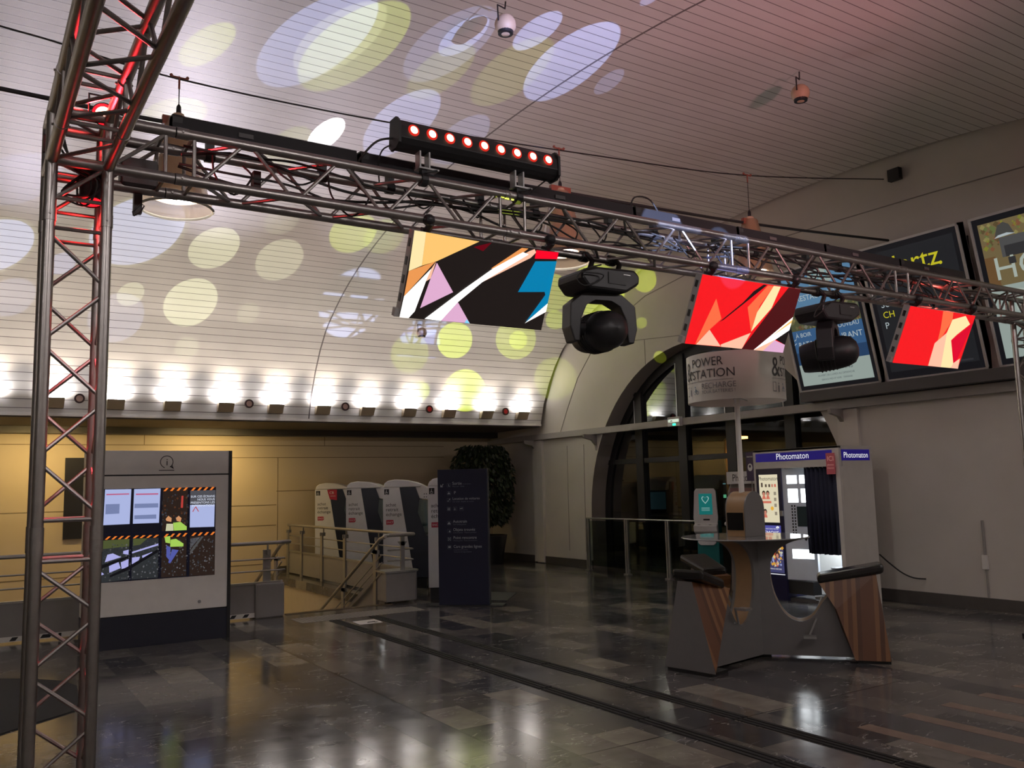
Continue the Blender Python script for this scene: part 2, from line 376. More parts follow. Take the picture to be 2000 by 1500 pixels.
# floor with the stairwell opening
WX0, WX1, WY0, WY1 = -3.0, 5.3, 11.5, 17.2
FLO = floor_mat()
mb = MB()
for a in ((X0, W+.35, -2.2, WY0), (X0, WX0, WY0, YB+.1), (WX1, W+.35, WY0, YB+.1)):
    mb.box(a[0], a[1], a[2], a[3], -.25, 0)
struct(mb.build('floor', FLO))
WALLY = mat('back_wall_panels', (.60, .50, .34), .6, vary=.06, scale=2)
JNT = mat('panel_joint', (.24, .19, .11), .8)
mb = MB().use(WALLY).box(X0, W, YB, YB+.15, -3.2, 2.86).use(JNT)
for z, xa, xb in ((2.53, X0, 9.2), (2.29, 4.4, 9.2), (1.62, 5.4, W), (.95, 2.2, 5.4), (1.35, X0, 5.4), (.2, X0, 5.3), (-.6, X0, 5.3)): mb.box(xa, xb, YB-.004, YB, z, z+.014)
for x, za, zb in ((5.42, -2, 2.29), (6.4, 2.53, 2.8), (2.9, 2.53, 2.8), (-1, 0, 2.5)): mb.box(x, x+.012, YB-.004, YB, za, zb)
struct(mb.build('wall_back'))
STW = mat('stairwell_wall', (.50, .43, .33), .6)
mb = MB().use(STW).box(WX1-.03, WX1+.1, WY0, YB, -3, -.005).box(WX0-.1, WX0, WY0, YB, -3, 0).box(WX0, WX1, WY0-.1, WY0-.002, -3, -.25).box(WX0, WX1, WY0, YB, -3.1, -3)
struct(mb.build('wall_stairwell'))
struct(MB().use(FLO).box(WX1-.06, WX1, WY0, YB, -.12, .02).build('trim_4'))
mb = MB()
for i in range(14): mb.box(3.72, 5.24, WY0+.32*i, WY0+.32*i+.34, -.165*(i+1)-.1, -.165*(i+1)-.02)
struct(mb.build('stair_flight', FLO))
# end wall with the arched opening
AC, AA, AB, AZ = 10.62, 2.95, 3.0, 1.0
arch = [(AC+AA*math.cos(math.pi*i/40), AZ+AB*math.sin(math.pi*i/40)) for i in range(41)]
def ring(mb, x, Z0=0):
    outer = lambda y: 6.3
    pts = arch
    # left and right of the arch
    mb.face([(x, -2.2, 0), (x, pts[-1][0], 0), (x, pts[-1][0], pts[-1][1]), (x, pts[-1][0], 6.3), (x, -2.2, 6.3)])
    mb.face([(x, pts[0][0], 0), (x, YB, 0), (x, YB, 6.3), (x, pts[0][0], 6.3), (x, pts[0][0], pts[0][1])])
    for (a, b), (c, d) in zip(pts, pts[1:]): mb.face([(x, a, b), (x, c, d), (x, c, 6.3), (x, a, 6.3)])
mb = MB().use(PLA); ring(mb, W); ring(mb, W+.5)
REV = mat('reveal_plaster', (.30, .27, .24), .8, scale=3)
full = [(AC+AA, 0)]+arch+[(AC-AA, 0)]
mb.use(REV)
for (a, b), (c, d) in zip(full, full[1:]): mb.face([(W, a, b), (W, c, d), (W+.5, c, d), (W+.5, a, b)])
struct(mb.build('wall_right'))
# panel joints on the end wall: two arcs concentric with the vault and straight ones
JG = mat('plaster_joint', (.26, .245, .22), .8)
mb = MB()
def arcline(pts, r=.009):
    mb.tube([(W-.002, y, z) for y, z in pts], r, 4)
arcline([(14.52, 2.69), (14.26, 3.14), (13.88, 3.73), (13.4, 4.2), (12.58, 4.7), (11.75, 5.0), (10.4, 5.2), (9, 5.28), (7.48, 5.26), (6.17, 5.24), (5.02, 5.2), (3, 4.9)])
arcline([(12.45, 4.26), (10.87, 4.13), (9.5, 4.13)], .008)
arcline([(14.31, 2.4), (14.33, .3)], .006); arcline([(11.82, 4.2), (11.82, 3.75)], .006); arcline([(13.75, 2.4), (13.78, .3)], .006)
struct(mb.build('trim_5', JG))
mb = MB().use(mat('pilaster_plaster', (.62, .59, .54), .75, scale=2)).box(W-.06, W, 15.15, 15.5, .02, 2.56).box(W-.05, W, 7.47, 7.80, 2.02, 2.56).box(W-.05, W, 7.47, 7.62, 2.7, 3.4); struct(mb.build('trim_6'))
# rail ledge along the end wall
mb = MB().use(mat('ledge_grey', (.36, .34, .32), .5)).box(W-.10, W+.02, -2.2, YB, 2.57, 2.69)
struct(mb.build('trim_7', bevel=.004))
STN = mat('dark_stone_base', (.09, .082, .075), .35, vary=.3, scale=6)
mb = MB().box(W-.03, W, -2.2, AC-AA, 0, .145).box(W-.03, W, AC+AA, 15.15, 0, .145).box(W-.03, W, 15.5, YB, 0, .145); struct(mb.build('baseboard_right', STN))
struct(MB().box(WX1+.1, W-.03, YB-.03, YB, 0, .145).build('baseboard_back', STN))
struct(MB().box(X0-.15, X0, -2.2, YB, -.25, 6.3).build('wall_left', PLA))
struct(MB().box(X0, W, -2.35, -2.2, -.25, 4.4).build('wall_front', PLA))
# shelf brackets under the ledge
for y, lab in ((13.35, 'dark curved bracket under the ledge, left of the arched window'), (15.45, 'dark bracket under the ledge nearest the dark plant corner'), (7.72, 'dark curved bracket under the ledge, right of the arched window')):
    mb = MB(); P_ = [(W-.1, 2.57), (W-.42, 2.57), (W-.40, 2.50), (W-.22, 2.46), (W-.12, 2.36), (W-.1, 2.26)]
    mb.prism([(p[0]+.1, p[1]) for p in P_], y-.03, y+.03, 'y'); tag(mb.build('ledge_bracket', GRY), lab, 'bracket', 'brackets under the wall ledge')

# arched window
FRM = mat('dark_window_frame', (.012, .012, .014), .5); GX = W+.34
mb = MB()
ins = lambda k: [(AC+(AA-k)*math.cos(math.pi*i/40), AZ+(AB-k)*math.sin(math.pi*i/40)) for i in range(41)]
o_ = [(AC+AA, 0)]+ins(.0)+[(AC-AA, 0)]; i_ = [(AC+AA-.16, 0)]+ins(.16)+[(AC-AA+.16, 0)]
for k in range(len(o_)-1):
    for x in (GX, GX+.08): mb.face([(x, *o_[k]), (x, *o_[k+1]), (x, *i_[k+1]), (x, *i_[k])])
    mb.face([(GX, *i_[k]), (GX, *i_[k+1]), (GX+.08, *i_[k+1]), (GX+.08, *i_[k])])
def ah(y): q = 1-((y-AC)/AA)**2; return AZ+AB*math.sqrt(max(q, 0))
MULL = (12.44, 11.28, 10.14, 8.92)
for y in MULL: mb.box(GX-.04, GX+.10, y-.10, y+.10, 0, ah(y)-.05)
for z in (1.98, .0): mb.box(GX-.02, GX+.08, AC-AA+.1, AC+AA-.1, z, z+.09)
mb.box(GX-.02, GX+.08, AC-AA+.2, AC+AA-.2, 2.62, 2.74)
fr = struct(mb.build('window_1', FRM))
mb = MB()
for y in MULL: mb.box(GX-.05, GX-.04, y+.085, y+.10, 2.72, ah(y)-.2)
struct(mb.build('glazing_bead', GRM, fr))
GL = glass('window_glass', (.55, .6, .58), .04)
mb = MB().face([(GX+.03, *p) for p in ([(AC+AA-.1, 0.02)]+ins(.1)+[(AC-AA+.1, .02)])]); mb = mb or MB()
mb = MB(); pts = [(AC+AA-.1, .05)]+ins(.1)+[(AC-AA+.1, .05)]; mb.face([(GX+.03, a, b) for a, b in pts]); struct(mb.build('window_pane', GL, fr))
# outside
struct(MB().box(W+.5, 60, -30, 60, -.3, -.06).build('ground_outside', mat('asphalt', (.05, .048, .045), .7)))
# ------------------------------------------------------------------ lighting truss
TW = .12
def seg(label, p0, p1, rot, group='box truss segments of the lighting rig', end=True, ph=0):
    """a square lattice segment; local x runs along it"""
    L_ = (Vector(p1)-Vector(p0)).length
    t = thing('truss_segment', label, 'truss', p0, 0, group); t.rotation_euler = rot
    for a, b in ((-TW, -TW), (TW, -TW), (-TW, TW), (TW, TW)):
        mb = MB().tube([(0, a, b), (L_, a, b)], .0265, 14); mb.build('main_tube', ALU, t, True)
        mb = MB()
        for xx in (.0, L_-.06): MB().tube([(xx, a, b), (xx+.06, a, b)], .0295, 14).tube([(xx+.03, a-.036, b), (xx+.03, a+.036, b)], .006, 6).build('coupler', ALUD, t, True)
    n = max(2, round((L_-.2)/.25)); st = (L_-.2)/n
    for f in range(4):
        mb = MB()
        for i in range(n):
            x0 = .1+st*i; s0 = 1 if (i+f+ph) % 2 else -1
            q = lambda x, s: {0: (x, -TW, s*TW), 1: (x, TW, s*TW), 2: (x, s*TW, -TW), 3: (x, s*TW, TW)}[f]
            mb.tube([q(x0+.02, s0), q(x0+st-.02, -s0)], .0098, 8)
        for xx in (.09, L_-.09): mb.tube([q(xx, -1), q(xx, 1)], .0098, 8)
        mb.build('lacing', ALUD, t, True)
    return t
H0, HZ = (0, 0, 0), (0, -math.pi/2, 0)
CXc, CYc, CZ = .425, 4.52, 3.285
xs = [.85, 2.85, 4.87, 6.88, 9.0]
for a, b, lb in zip(xs, xs[1:], ('horizontal truss segment next to the left corner, beside the tower', 'horizontal truss segment above the first screen and the left moving head', 'horizontal truss segment above the middle screen and the right moving head', 'horizontal truss segment carrying the rightmost screen, reaching the right edge')):
    seg(lb, (a, CYc, CZ), (b, CYc, CZ), H0)
for a, b, lb in ((0.03, 1.41, 'lowest upright segment of the left truss tower'), (1.41, 2.93, 'upper upright segment of the left truss tower, red lit inside')):
    seg(lb, (CXc, CYc, a), (CXc, CYc, b), HZ)
for a, b, lb in ((4.0, 2.0, 'overhead truss segment running from the corner over the viewer'), (2.0, .5, 'overhead truss segment, out of frame end')):
    seg(lb, (CXc, a, CZ), (CXc, b, CZ), (0, 0, -math.pi/2))
seg('upright truss tower at the right edge of the picture', (9.25, CYc, .03), (9.25, CYc, 3.0), HZ)
tag(MB().box(CXc-.25, CXc+.25, CYc-.25, CYc+.25, 0, .03).build('base_plate', BLKM, bevel=.004), 'steel base plate under the left truss tower', 'base plate')
tag(MB().box(9.0, 9.5, CYc-.25, CYc+.25, 0, .03).build('base_plate', BLKM, bevel=.004), 'steel base plate under the right truss tower', 'base plate')
# corner blocks
def corner(label, cx, x0, x1, y0, z0):
    t = thing('truss_corner', label, 'truss corner', (cx, CYc, CZ))
    for a in (-TW, TW):
        for b in (-TW, TW):
            MB().tube([(a, b, z0), (a, b, TW if b < 0 or a*x1 < 0 else TW)], .0275, 14).build('corner_tube', ALU, t, True)
            if x1: MB().tube([(-TW if x1 > 0 else TW, a, b), (x1, a, b)], .0275, 14).build('corner_tube', ALU, t, True)
            if y0: MB().tube([(a, TW, b), (a, y0, b)], .0275, 14).build('corner_tube', ALU, t, True)
    mb = MB()
    for z in (-.3, ):
        for p, q in (((-TW, -TW), (TW, -TW)), ((-TW, TW), (TW, TW)), ((-TW, -TW), (-TW, TW)), ((TW, -TW), (TW, TW))): mb.tube([(*p, z), (*q, z)], .0098, 8)
    sgn = 1 if x1 > 0 else -1
    for a in (-TW, TW):
        mb.tube([(-TW, a, -.32), (TW, a, -TW)], .0098, 8).tube([(a, -TW, -.32), (a, TW, -TW)], .0098, 8)
        mb.tube([(sgn*TW, a, -TW), (x1*.95, a, TW)], .0098, 8).tube([(x1*.9, a, -TW), (x1*.9, a, TW)], .0098, 8)
        mb.tube([(x1*.9, -TW, a), (x1*.9, TW, a)], .0098, 8).tube([(-TW, -TW, a), (TW, TW, a)], .0098, 8)
        if y0: mb.tube([(a, -TW, -TW), (a, y0*.95, TW)], .0098, 8).tube([(-TW, -.47, a), (TW, -.47, a)], .0098, 8).tube([(-TW, -.13, a), (TW, -.45, a)], .0098, 8)
    mb.build('lacing', ALUD, t, True)
corner('four way corner block where the left tower meets both beams', CXc, 0, .42, -.52, -.355)
corner('corner block on top of the right tower', 9.25, 0, -.25, 0, -.285)

# ------------------------------------------------------------------ LED screens
PAL = {k: emat('screen_'+k, c, s) for k, c, s in (('cream', (1, .82, .42), 1.0), ('gold', (1, .58, .17), 1), ('orange', (.95, .36, .10), .9), ('white', (1, .97, .93), 1.5), ('peach', (1, .55, .38), 1), ('pink', (.80, .45, .68), .95),
       ('dred', (.22, .0, .01), .6), ('sky', (.25, .7, 1), 1), ('red', (1, .0, .02), 1), ('blue', (.0, .27, .55), .8), ('black', (.012, .008, .008), .8), ('dark', (.016, .011, .01), .8), ('rorange', (1, .16, .06), 1), ('red2', (1, .01, .015), .95), ('maroon', (.09, .006, .008), .8), ('crim', (.85, .0, .03), .9))}
S1=[
('cream',[(0.0,1.0),(0.074,0.999),(0.084,0.619),(0.008,0.539)]),
('gold',[(0.074,0.999),(0.428,0.985),(0.174,0.692),(0.084,0.619)]),
('orange',[(0.008,0.539),(0.166,0.687),(0.006,0.247)]),
('white',[(0.006,0.247),(0.147,0.6),(0.128,0.458),(0.09,0.087),(0.058,0.0),(0.0,0.0)]),
('peach',[(0.147,0.6),(0.169,0.685),(0.153,0.487),(0.127,0.446)]),
('pink',[(0.175,0.675),(0.316,0.358),(0.12,0.129),(0.153,0.487)]),
('dred',[(0.395,0.914),(0.512,0.996),(0.464,0.88)]),
('orange',[(0.727,0.987),(0.775,0.99),(0.599,0.672),(0.542,0.694)]),
('peach',[(0.786,0.963),(0.82,0.996),(0.836,0.958),(0.805,0.884),(0.498,0.517),(0.456,0.531),(0.594,0.706)]),
('white',[(0.741,0.939),(0.555,0.697),(0.39,0.421),(0.16,0.01),(0.269,0.005),(0.359,0.247),(0.498,0.517),(0.785,0.921)]),
('pink',[(0.359,0.247),(0.467,0.008),(0.269,0.005)]),
('sky',[(0.441,0.054),(0.467,0.006),(0.43,0.007)]),
('red',[(0.832,0.987),(1.0,1.0),(1.0,0.916),(0.834,0.882)]),
('blue',[(0.842,0.851),(0.999,0.889),(1.0,0.354),(0.864,0.089),(0.968,0.456),(0.958,0.492),(0.762,0.451)]),
('white',[(1.0,0.354),(1.0,0.244),(0.859,0.073)])]
S2=[
('rorange',[(0.182,0.691),(0.283,0.411),(0.196,0.235),(0.095,0.001),(0.123,0.236)]),
('peach',[(0.196,0.235),(0.346,0.007),(0.103,0.002)]),
('red2',[(0.213,0.212),(0.269,0.346),(0.504,0.625),(0.604,0.259),(0.338,0.041)]),
('black',[(0.604,0.987),(0.639,0.985),(0.305,0.402),(0.266,0.358),(0.45,0.691),(0.522,0.868)]),
('peach',[(0.34,0.035),(0.606,0.253),(0.56,0.0),(0.347,0.002)]),
('rorange',[(0.504,0.625),(0.648,0.983),(0.709,0.987),(0.621,0.672),(0.605,0.272)]),
('cream',[(0.708,0.989),(0.782,0.992),(0.747,0.656),(0.605,0.272),(0.612,0.568)]),
('maroon',[(0.865,0.999),(1.0,1.0),(1.0,0.559),(0.681,0.0),(0.556,0.0),(0.755,0.657)]),
('white',[(1.0,0.568),(1.0,0.354),(0.742,0.0),(0.681,0.0)]),
('peach',[(0.879,0.196),(0.812,0.0),(0.681,0.0)]),
('black',[(1.0,0.361),(0.996,0.126),(0.879,0.193)]),
('pink',[(0.873,0.182),(0.996,0.126),(1.0,0.0),(0.778,0.0)]),
('gold',[(1.0,0.532),(0.998,0.477),(0.812,0.212)])]
S3=[
('rorange',[(0.485,1.0),(0.642,1.0),(0.668,0.865),(0.554,0.386),(0.532,0.689)]),
('cream',[(0.665,0.874),(0.846,0.973),(0.957,0.835),(0.805,0.615),(0.747,0.505),(0.905,0.079),(0.88,0.002),(0.709,0.0),(0.644,0.63)]),
('peach',[(0.513,0.419),(0.644,0.63),(0.725,0.0),(0.525,0.004)]),
('crim',[(0.747,0.505),(1.0,0.876),(0.94,0.182),(0.905,0.079)]),
('peach',[(0.899,0.098),(0.976,0.195),(1.0,0.0),(0.88,0.002)])]
S4=[
('doc',[(0.012,0.995),(0.235,0.994),(0.228,0.614),(0.006,0.612)]),
('doc',[(0.259,0.993),(0.49,0.995),(0.483,0.614),(0.254,0.615)]),
('rail1',[(0.511,0.994),(0.738,0.997),(0.738,0.507),(0.51,0.514)]),
('grey',[(0.76,0.963),(0.996,0.963),(0.995,0.803),(0.76,0.805)]),
('doc',[(0.76,0.8),(0.99,0.797),(0.988,0.544),(0.761,0.548)]),
('rail0',[(0.006,0.448),(0.23,0.454),(0.23,0.016),(0.0,0.003)]),
('rail0',[(0.258,0.452),(0.482,0.449),(0.484,0.013),(0.255,0.014)]),
('rail1',[(0.511,0.447),(0.734,0.449),(0.737,0.011),(0.513,0.011)]),
('rail1',[(0.764,0.447),(0.999,0.449),(0.998,0.0),(0.767,0.008)]),
('green2',[(0.006,0.448),(0.23,0.454),(0.229,0.373),(0.006,0.358)]),
('green2',[(0.262,0.452),(0.387,0.45),(0.323,0.382),(0.261,0.376)]),
('lilac',[(0.047,0.295),(0.093,0.306),(0.165,0.261),(0.028,0.216)]),
('lilac',[(0.18,0.325),(0.226,0.337),(0.225,0.282),(0.18,0.295)]),
('lilac',[(0.064,0.173),(0.142,0.212),(0.162,0.144),(0.069,0.102)]),
('lilac',[(0.162,0.205),(0.227,0.236),(0.227,0.149),(0.17,0.134)]),
('lilac',[(0.256,0.249),(0.325,0.254),(0.309,0.193),(0.256,0.167)]),
('lilac',[(0.341,0.263),(0.43,0.297),(0.427,0.256),(0.35,0.221)]),
('lilac',[(0.0,0.118),(0.026,0.091),(0.0,0.078)]),
('lilac',[(0.252,0.31),(0.482,0.387),(0.48,0.366),(0.256,0.294)]),
('railb',[(0.002,0.188),(0.227,0.271),(0.227,0.246),(0.001,0.148)]),
('railb',[(0.073,0.072),(0.228,0.159),(0.479,0.325),(0.481,0.293),(0.229,0.118),(0.073,0.051)]),
('hor',[(0.541,0.652),(0.565,0.688),(0.595,0.66),(0.592,0.619),(0.55,0.631)]),
('hor',[(0.633,0.659),(0.658,0.684),(0.684,0.656),(0.676,0.615),(0.642,0.627)]),
('vest',[(0.609,0.608),(0.676,0.615),(0.733,0.56),(0.733,0.512),(0.618,0.513)]),
('vestw',[(0.55,0.6),(0.609,0.597),(0.614,0.514),(0.543,0.518)]),
('vest',[(0.535,0.456),(0.586,0.463),(0.587,0.38),(0.545,0.393)]),
('vest',[(0.59,0.421),(0.637,0.429),(0.706,0.372),(0.706,0.34),(0.587,0.343)]),
('bluep',[(0.554,0.361),(0.592,0.338),(0.585,0.192),(0.555,0.236)]),
('bluep',[(0.605,0.316),(0.664,0.301),(0.59,0.16),(0.573,0.172)]),
('redl',[(0.68,0.907),(0.697,0.907),(0.695,0.771),(0.675,0.772)]),
('railc',[(0.869,0.441),(0.891,0.44),(0.768,0.241),(0.767,0.283)]),
('grey',[(0.769,0.421),(0.86,0.436),(0.767,0.305)]),
('pinkl',[(0.024,0.947),(0.217,0.948),(0.217,0.935),(0.024,0.933)]),
('pinkl',[(0.275,0.943),(0.47,0.942),(0.47,0.927),(0.275,0.928)]),
('dlin',[(0.021,0.836),(0.138,0.836),(0.137,0.731),(0.02,0.728)]),
('dlin',[(0.265,0.832),(0.472,0.831),(0.473,0.784),(0.265,0.785)]),
('dlin',[(0.266,0.706),(0.457,0.708),(0.458,0.661),(0.267,0.665)]),
('redl',[(0.812,0.788),(0.842,0.725),(0.836,0.721),(0.811,0.772),(0.79,0.723),(0.781,0.724)]),
('hz',[(0.022,0.457),(0.052,0.49),(0.072,0.489),(0.041,0.455)]),
('hz',[(0.076,0.456),(0.107,0.489),(0.127,0.488),(0.096,0.455)]),
('hz',[(0.131,0.455),(0.162,0.488),(0.182,0.487),(0.151,0.454)]),
('hz',[(0.186,0.454),(0.217,0.487),(0.237,0.486),(0.206,0.453)]),
('hz',[(0.258,0.457),(0.285,0.486),(0.31,0.485),(0.278,0.456)]),
('hz',[(0.316,0.456),(0.343,0.485),(0.368,0.484),(0.336,0.455)]),
('hz',[(0.374,0.455),(0.402,0.484),(0.427,0.483),(0.394,0.454)]),
('hz',[(0.433,0.454),(0.461,0.483),(0.486,0.482),(0.453,0.453)]),
('hz',[(0.527,0.453),(0.552,0.488),(0.573,0.487),(0.548,0.452)]),
('hz',[(0.582,0.453),(0.607,0.488),(0.628,0.487),(0.603,0.452)]),
('hz',[(0.638,0.453),(0.663,0.488),(0.684,0.487),(0.659,0.451)]),
('hz',[(0.694,0.452),(0.719,0.488),(0.741,0.487),(0.715,0.451)]),
('hz',[(0.777,0.454),(0.803,0.487),(0.824,0.486),(0.799,0.453)]),
('hz',[(0.834,0.454),(0.86,0.487),(0.882,0.486),(0.856,0.452)]),
('hz',[(0.892,0.453),(0.918,0.487),(0.94,0.486),(0.914,0.452)]),
('hz',[(0.95,0.453),(0.976,0.487),(0.998,0.486),(0.972,0.452)]),
('hz',[(0.515,0.963),(0.54,0.998),(0.561,0.997),(0.536,0.963)]),
('hz',[(0.574,0.964),(0.598,0.999),(0.619,0.998),(0.595,0.963)]),
('hz',[(0.633,0.965),(0.657,1.0),(0.679,0.999),(0.654,0.964)]),
('hz',[(0.692,0.965),(0.717,1.0),(0.738,1.0),(0.713,0.965)]),
('hz',[(0.765,0.962),(0.79,0.997),(0.811,0.996),(0.786,0.961)]),
('hz',[(0.822,0.962),(0.847,0.998),(0.869,0.997),(0.843,0.962)]),
('hz',[(0.879,0.963),(0.905,0.999),(0.927,0.998),(0.901,0.963)]),
('hz',[(0.937,0.964),(0.963,1.0),(0.985,0.999),(0.959,0.964)])]

CAB = mat('screen_cabinet', (.42, .41, .40), .5)
def clampmb(mb, x, y, z, drop, side=1):
    mb.tube([(x-.025, y, z), (x+.025, y, z)], .036, 12).box(x-.018, x+.018, y-.02, y+.02, z-drop, z-.02).tube([(x, y-.05, z-.03), (x, y+.03, z-.055)], .008, 6)
def screen(lab, x0, x1, polys, bg, sd):
    zt, zb, yt, yb = 3.088, 2.615, 4.40, 4.615
    Wd = x1-x0; Ht = math.hypot(zt-zb, yb-yt); ang = math.atan2(yb-yt, zt-zb)
    t = thing('led_screen', lab, 'screen', (x0, yb, zb), 0, None); t.rotation_euler = (ang, 0, 0)
    cb = MB().box(0, Wd, .004, .07, 0, Ht).build('cabinet', CAB, t, bevel=.003)
    mb = MB().use(PAL[bg]); mb.face([(0, 0, 0), (Wd, 0, 0), (Wd, 0, Ht), (0, 0, Ht)]); art(mb, polys, 0, Wd, 0, Ht, 0, PAL); mb.build('display_face', None, t)
    for k, z in enumerate((.09, .2, .31, .42)): MB().box(-.004, .0, .025, .05, z, z+.05).build('side_latch', BLK, cb)
    MB().box(-.03, 0, .01, .05, 0, .05).build('corner_bracket', CAB, cb)
    for xx in (.09, Wd-.07):
        mb = MB(); i0 = 0
        mb.box(xx-.025, xx+.025, .02, .06, Ht-.06, Ht+.02).tube([(xx, .03, Ht), (xx, -.01, Ht+.05), (xx+.005, .01, Ht+.09)], .022, 8).ball((xx-.01, .0, Ht+.07), .036)
        mb.build('hanging_clamp', BLKM, cb)
screen('LED screen showing black, orange and blue shards, leftmost of the three', 2.17, 3.19, S1, 'dark', 1)
screen('middle LED screen, red with a dark diagonal band', 4.47, 5.53, S2, 'red2', 2)
screen('rightmost LED screen, red with one pale bent stripe', 6.98, 8.0, S3, 'red2', 3)

# ------------------------------------------------------------------ LED bar with nine lamps
t = thing('led_light_bar', 'black bar of nine glowing orange lamps standing on the truss', 'stage light', (2.06, 4.40, 3.565))
mb = MB(); hb = mb.prism([(-.035, .02), (-.055, .05), (-.05, .12), (-.02, .165), (.05, .165), (.07, .03), (.05, 0), (-.01, 0)], 0, 1.115, 'x').build('housing', BLKM, t, bevel=.003)
mb = MB().prism([(-.06, .015), (-.06, .14), (-.02, .18), (.06, .18), (.078, .02), (.05, -.008), (-.02, -.008)], -.012, .004, 'x'); mb.build('end_cap', BLK, hb); MB().prism([(-.06, .015), (-.06, .14), (-.02, .18), (.06, .18), (.078, .02), (.05, -.008), (-.02, -.008)], 1.112, 1.128, 'x').build('end_cap', BLK, hb)
ORG = emat('lamp_orange_core', (1, .62, .42), 3.2); RIM = emat('lamp_red_rim', (.8, .02, .01), .9)
for k in range(9):
    x = .085+k*.1185
    mb = MB().use(RIM).lathe([(.036, 0), (.024, .006)], n=20).use(ORG).lathe([(.0245, .004), (.018, .012), (.0001, .014)], n=20)
    Mx = Matrix.Translation((x, -.058, .10)) @ Matrix.Rotation(R(84), 4, 'X'); mb.xf(Mx).build('lamp', None, hb)
for x in (.17, .83):
    mb = MB().box(x-.035, x-.025, -.03, .03, -.10, .0).box(x+.025, x+.035, -.03, .03, -.10, .0).box(x-.04, x+.09, -.035, .035, -.108, -.098); mb.build('bracket', GRM, t)
    mb = MB(); mb.tube([(x-.02, 0, -.165), (x+.02, 0, -.165)], .04, 12).box(x-.016, x+.016, -.02, .02, -.165, -.10).tube([(x, -.03, -.13), (x+.06, -.07, -.12)], .006, 6); mb.build('clamp', BLKM, t)

# ------------------------------------------------------------------ black battens on the back top tube
lbs = ['nearest the left corner', 'second from the left corner', 'third from left behind the lamp bar', 'fourth from the left', 'fifth from the left, above the middle screen', 'sixth from the left', 'rightmost of the row']
for i in range(7):
    x0 = .87+1.055*i
    t = thing('light_batten', 'long flat black batten lying on the truss, '+lbs[i], 'stage light', (x0, 4.64, 3.45), 0, 'black battens along the top of the truss')
    MB().prism([(-.05, .05), (-.04, .135), (.04, .145), (.055, .06), (.04, .04)], 0, 1.03, 'x').build('housing', BLKM, t, bevel=.004)
    MB().prism([(-.045, .045), (-.045, .125), (-.035, .14), (.04, .15), (.06, .06)], .0, .05, 'x').build('end_cap', BLK, t)
    for x in (.2, .83): MB().box(x-.02, x+.02, -.025, .025, -.02, .05).tube([(x-.025, 0, -.045), (x+.025, 0, -.045)], .034, 10).build('clamp', BLKM, t)
    MB().box(.34, .42, -.054, -.045, .075, .10).build('control_panel', DGR, t)

# ------------------------------------------------------------------ moving heads
def yoke_head(t, rot, pit):
    Mz = Matrix.Rotation(R(rot), 4, 'Z')
    out = [(-.15, -.26), (.15, -.26), (.255, -.34), (.265, -.50), (.235, -.60), (.19, -.60), (.175, -.44), (.13, -.345), (.06, -.31), (-.06, -.31), (-.13, -.345), (-.175, -.44), (-.19, -.60), (-.235, -.60), (-.265, -.50), (-.255, -.34)]
    mb = MB(); 
    def q(a): return out[a]
    quads = [(0, 1, 8, 9), (1, 2, 7, 8), (2, 3, 6, 7), (3, 4, 5, 6), (0, 9, 10, 15), (10, 11, 14, 15), (11, 12, 13, 14)]
    v = [(a, -.065, b) for a, b in out]+[(a, .065, b) for a, b in out]; n = len(out)
    f = [tuple(k) for k in quads]+[tuple(i+n for i in reversed(k)) for k in quads]+[(i, i+n, (i+1) % n+n, (i+1) % n) for i in range(n)]
    mb.raw(v, f); yk = mb.xf(Mz).build('yoke', BLKM, t, bevel=.008)
    Mh = Mz @ Matrix.Translation((0, 0, -.52)) @ Matrix.Rotation(R(pit), 4, 'X')
    mb = MB().lathe([(.001, -.235), (.06, -.225), (.11, -.19), (.132, -.13), (.140, -.05), (.138, .07), (.125, .19), (.115, .225), (.110, .225)], n=24); hd = mb.xf(Mh).build('head', BLKM, t, True)
    mb = MB()
    for k in range(5): mb.lathe([(.140, -.04+k*.03), (.145, -.035+k*.03), (.140, -.03+k*.03)], n=24)
    mb.xf(Mh).build('cooling_fins', BLK, hd, True)
    mb = MB().lathe([(.001, .225), (.09, .22), (.116, .21)], n=24); mb.xf(Mh).build('lens', emat('lens_glow', (.7, .9, .5), .6), hd, True)
    mb = MB().lathe([(.05, -.185), (.05, .185)], n=16, cap=True); mb.xf(Mz @ Matrix.Translation((0, 0, -.50)) @ Matrix.Rotation(R(90), 4, 'Y')).build('tilt_axle', BLKM, t, True)
def head2(lab, x, zc, rz, rot, pit):
    t = thing('moving_head_light', lab, 'stage light', (x, 4.64, zc), R(rz))
    mb = MB().prism([(-.24, -.13), (-.25, -.19), (-.19, -.26), (.13, -.26), (.25, -.19), (.255, -.13), (.21, -.09), (-.12, -.10)], -.15, .15, 'y'); mb.build('base', BLKM, t, bevel=.02)
    for xx in (-.12, .12): MB().tube([(xx-.028, 0, 0), (xx+.028, 0, 0)], .038, 12).tube([(xx, -.03, .01), (xx+.03, -.055, -.04), (xx+.02, -.03, -.11)], .02, 8).build('clamp', BLK, t)
    MB().box(-.03, .12, -.156, -.15, -.21, -.13).build('control_panel', BLK, t)
    MB().box(.10, .16, -.158, -.15, -.14, -.134).build('status_display', GRM, t)
    yoke_head(t, rot, pit)
head2('left moving head light hanging between two screens', 3.70, 3.165, 0, -8, -88)
head2('right moving head light hanging in front of the blue poster', 6.15, 3.165, 0, 30, -97)
# dark fixture clamped behind the corner
t = thing('flood_light', 'black flood light clamped in the beam just right of the corner', 'stage light', (.72, 4.66, 3.28))
MB().box(-.09, .09, -.06, .05, -.12, .04).build('housing', BLK, t, bevel=.02); MB().box(-.02, .02, -.02, .02, -.24, -.11).build('bracket', BLKM, t)
MB().box(-.08, .08, -.062, -.06, -.10, .03).build('front_glass', DGR, t)
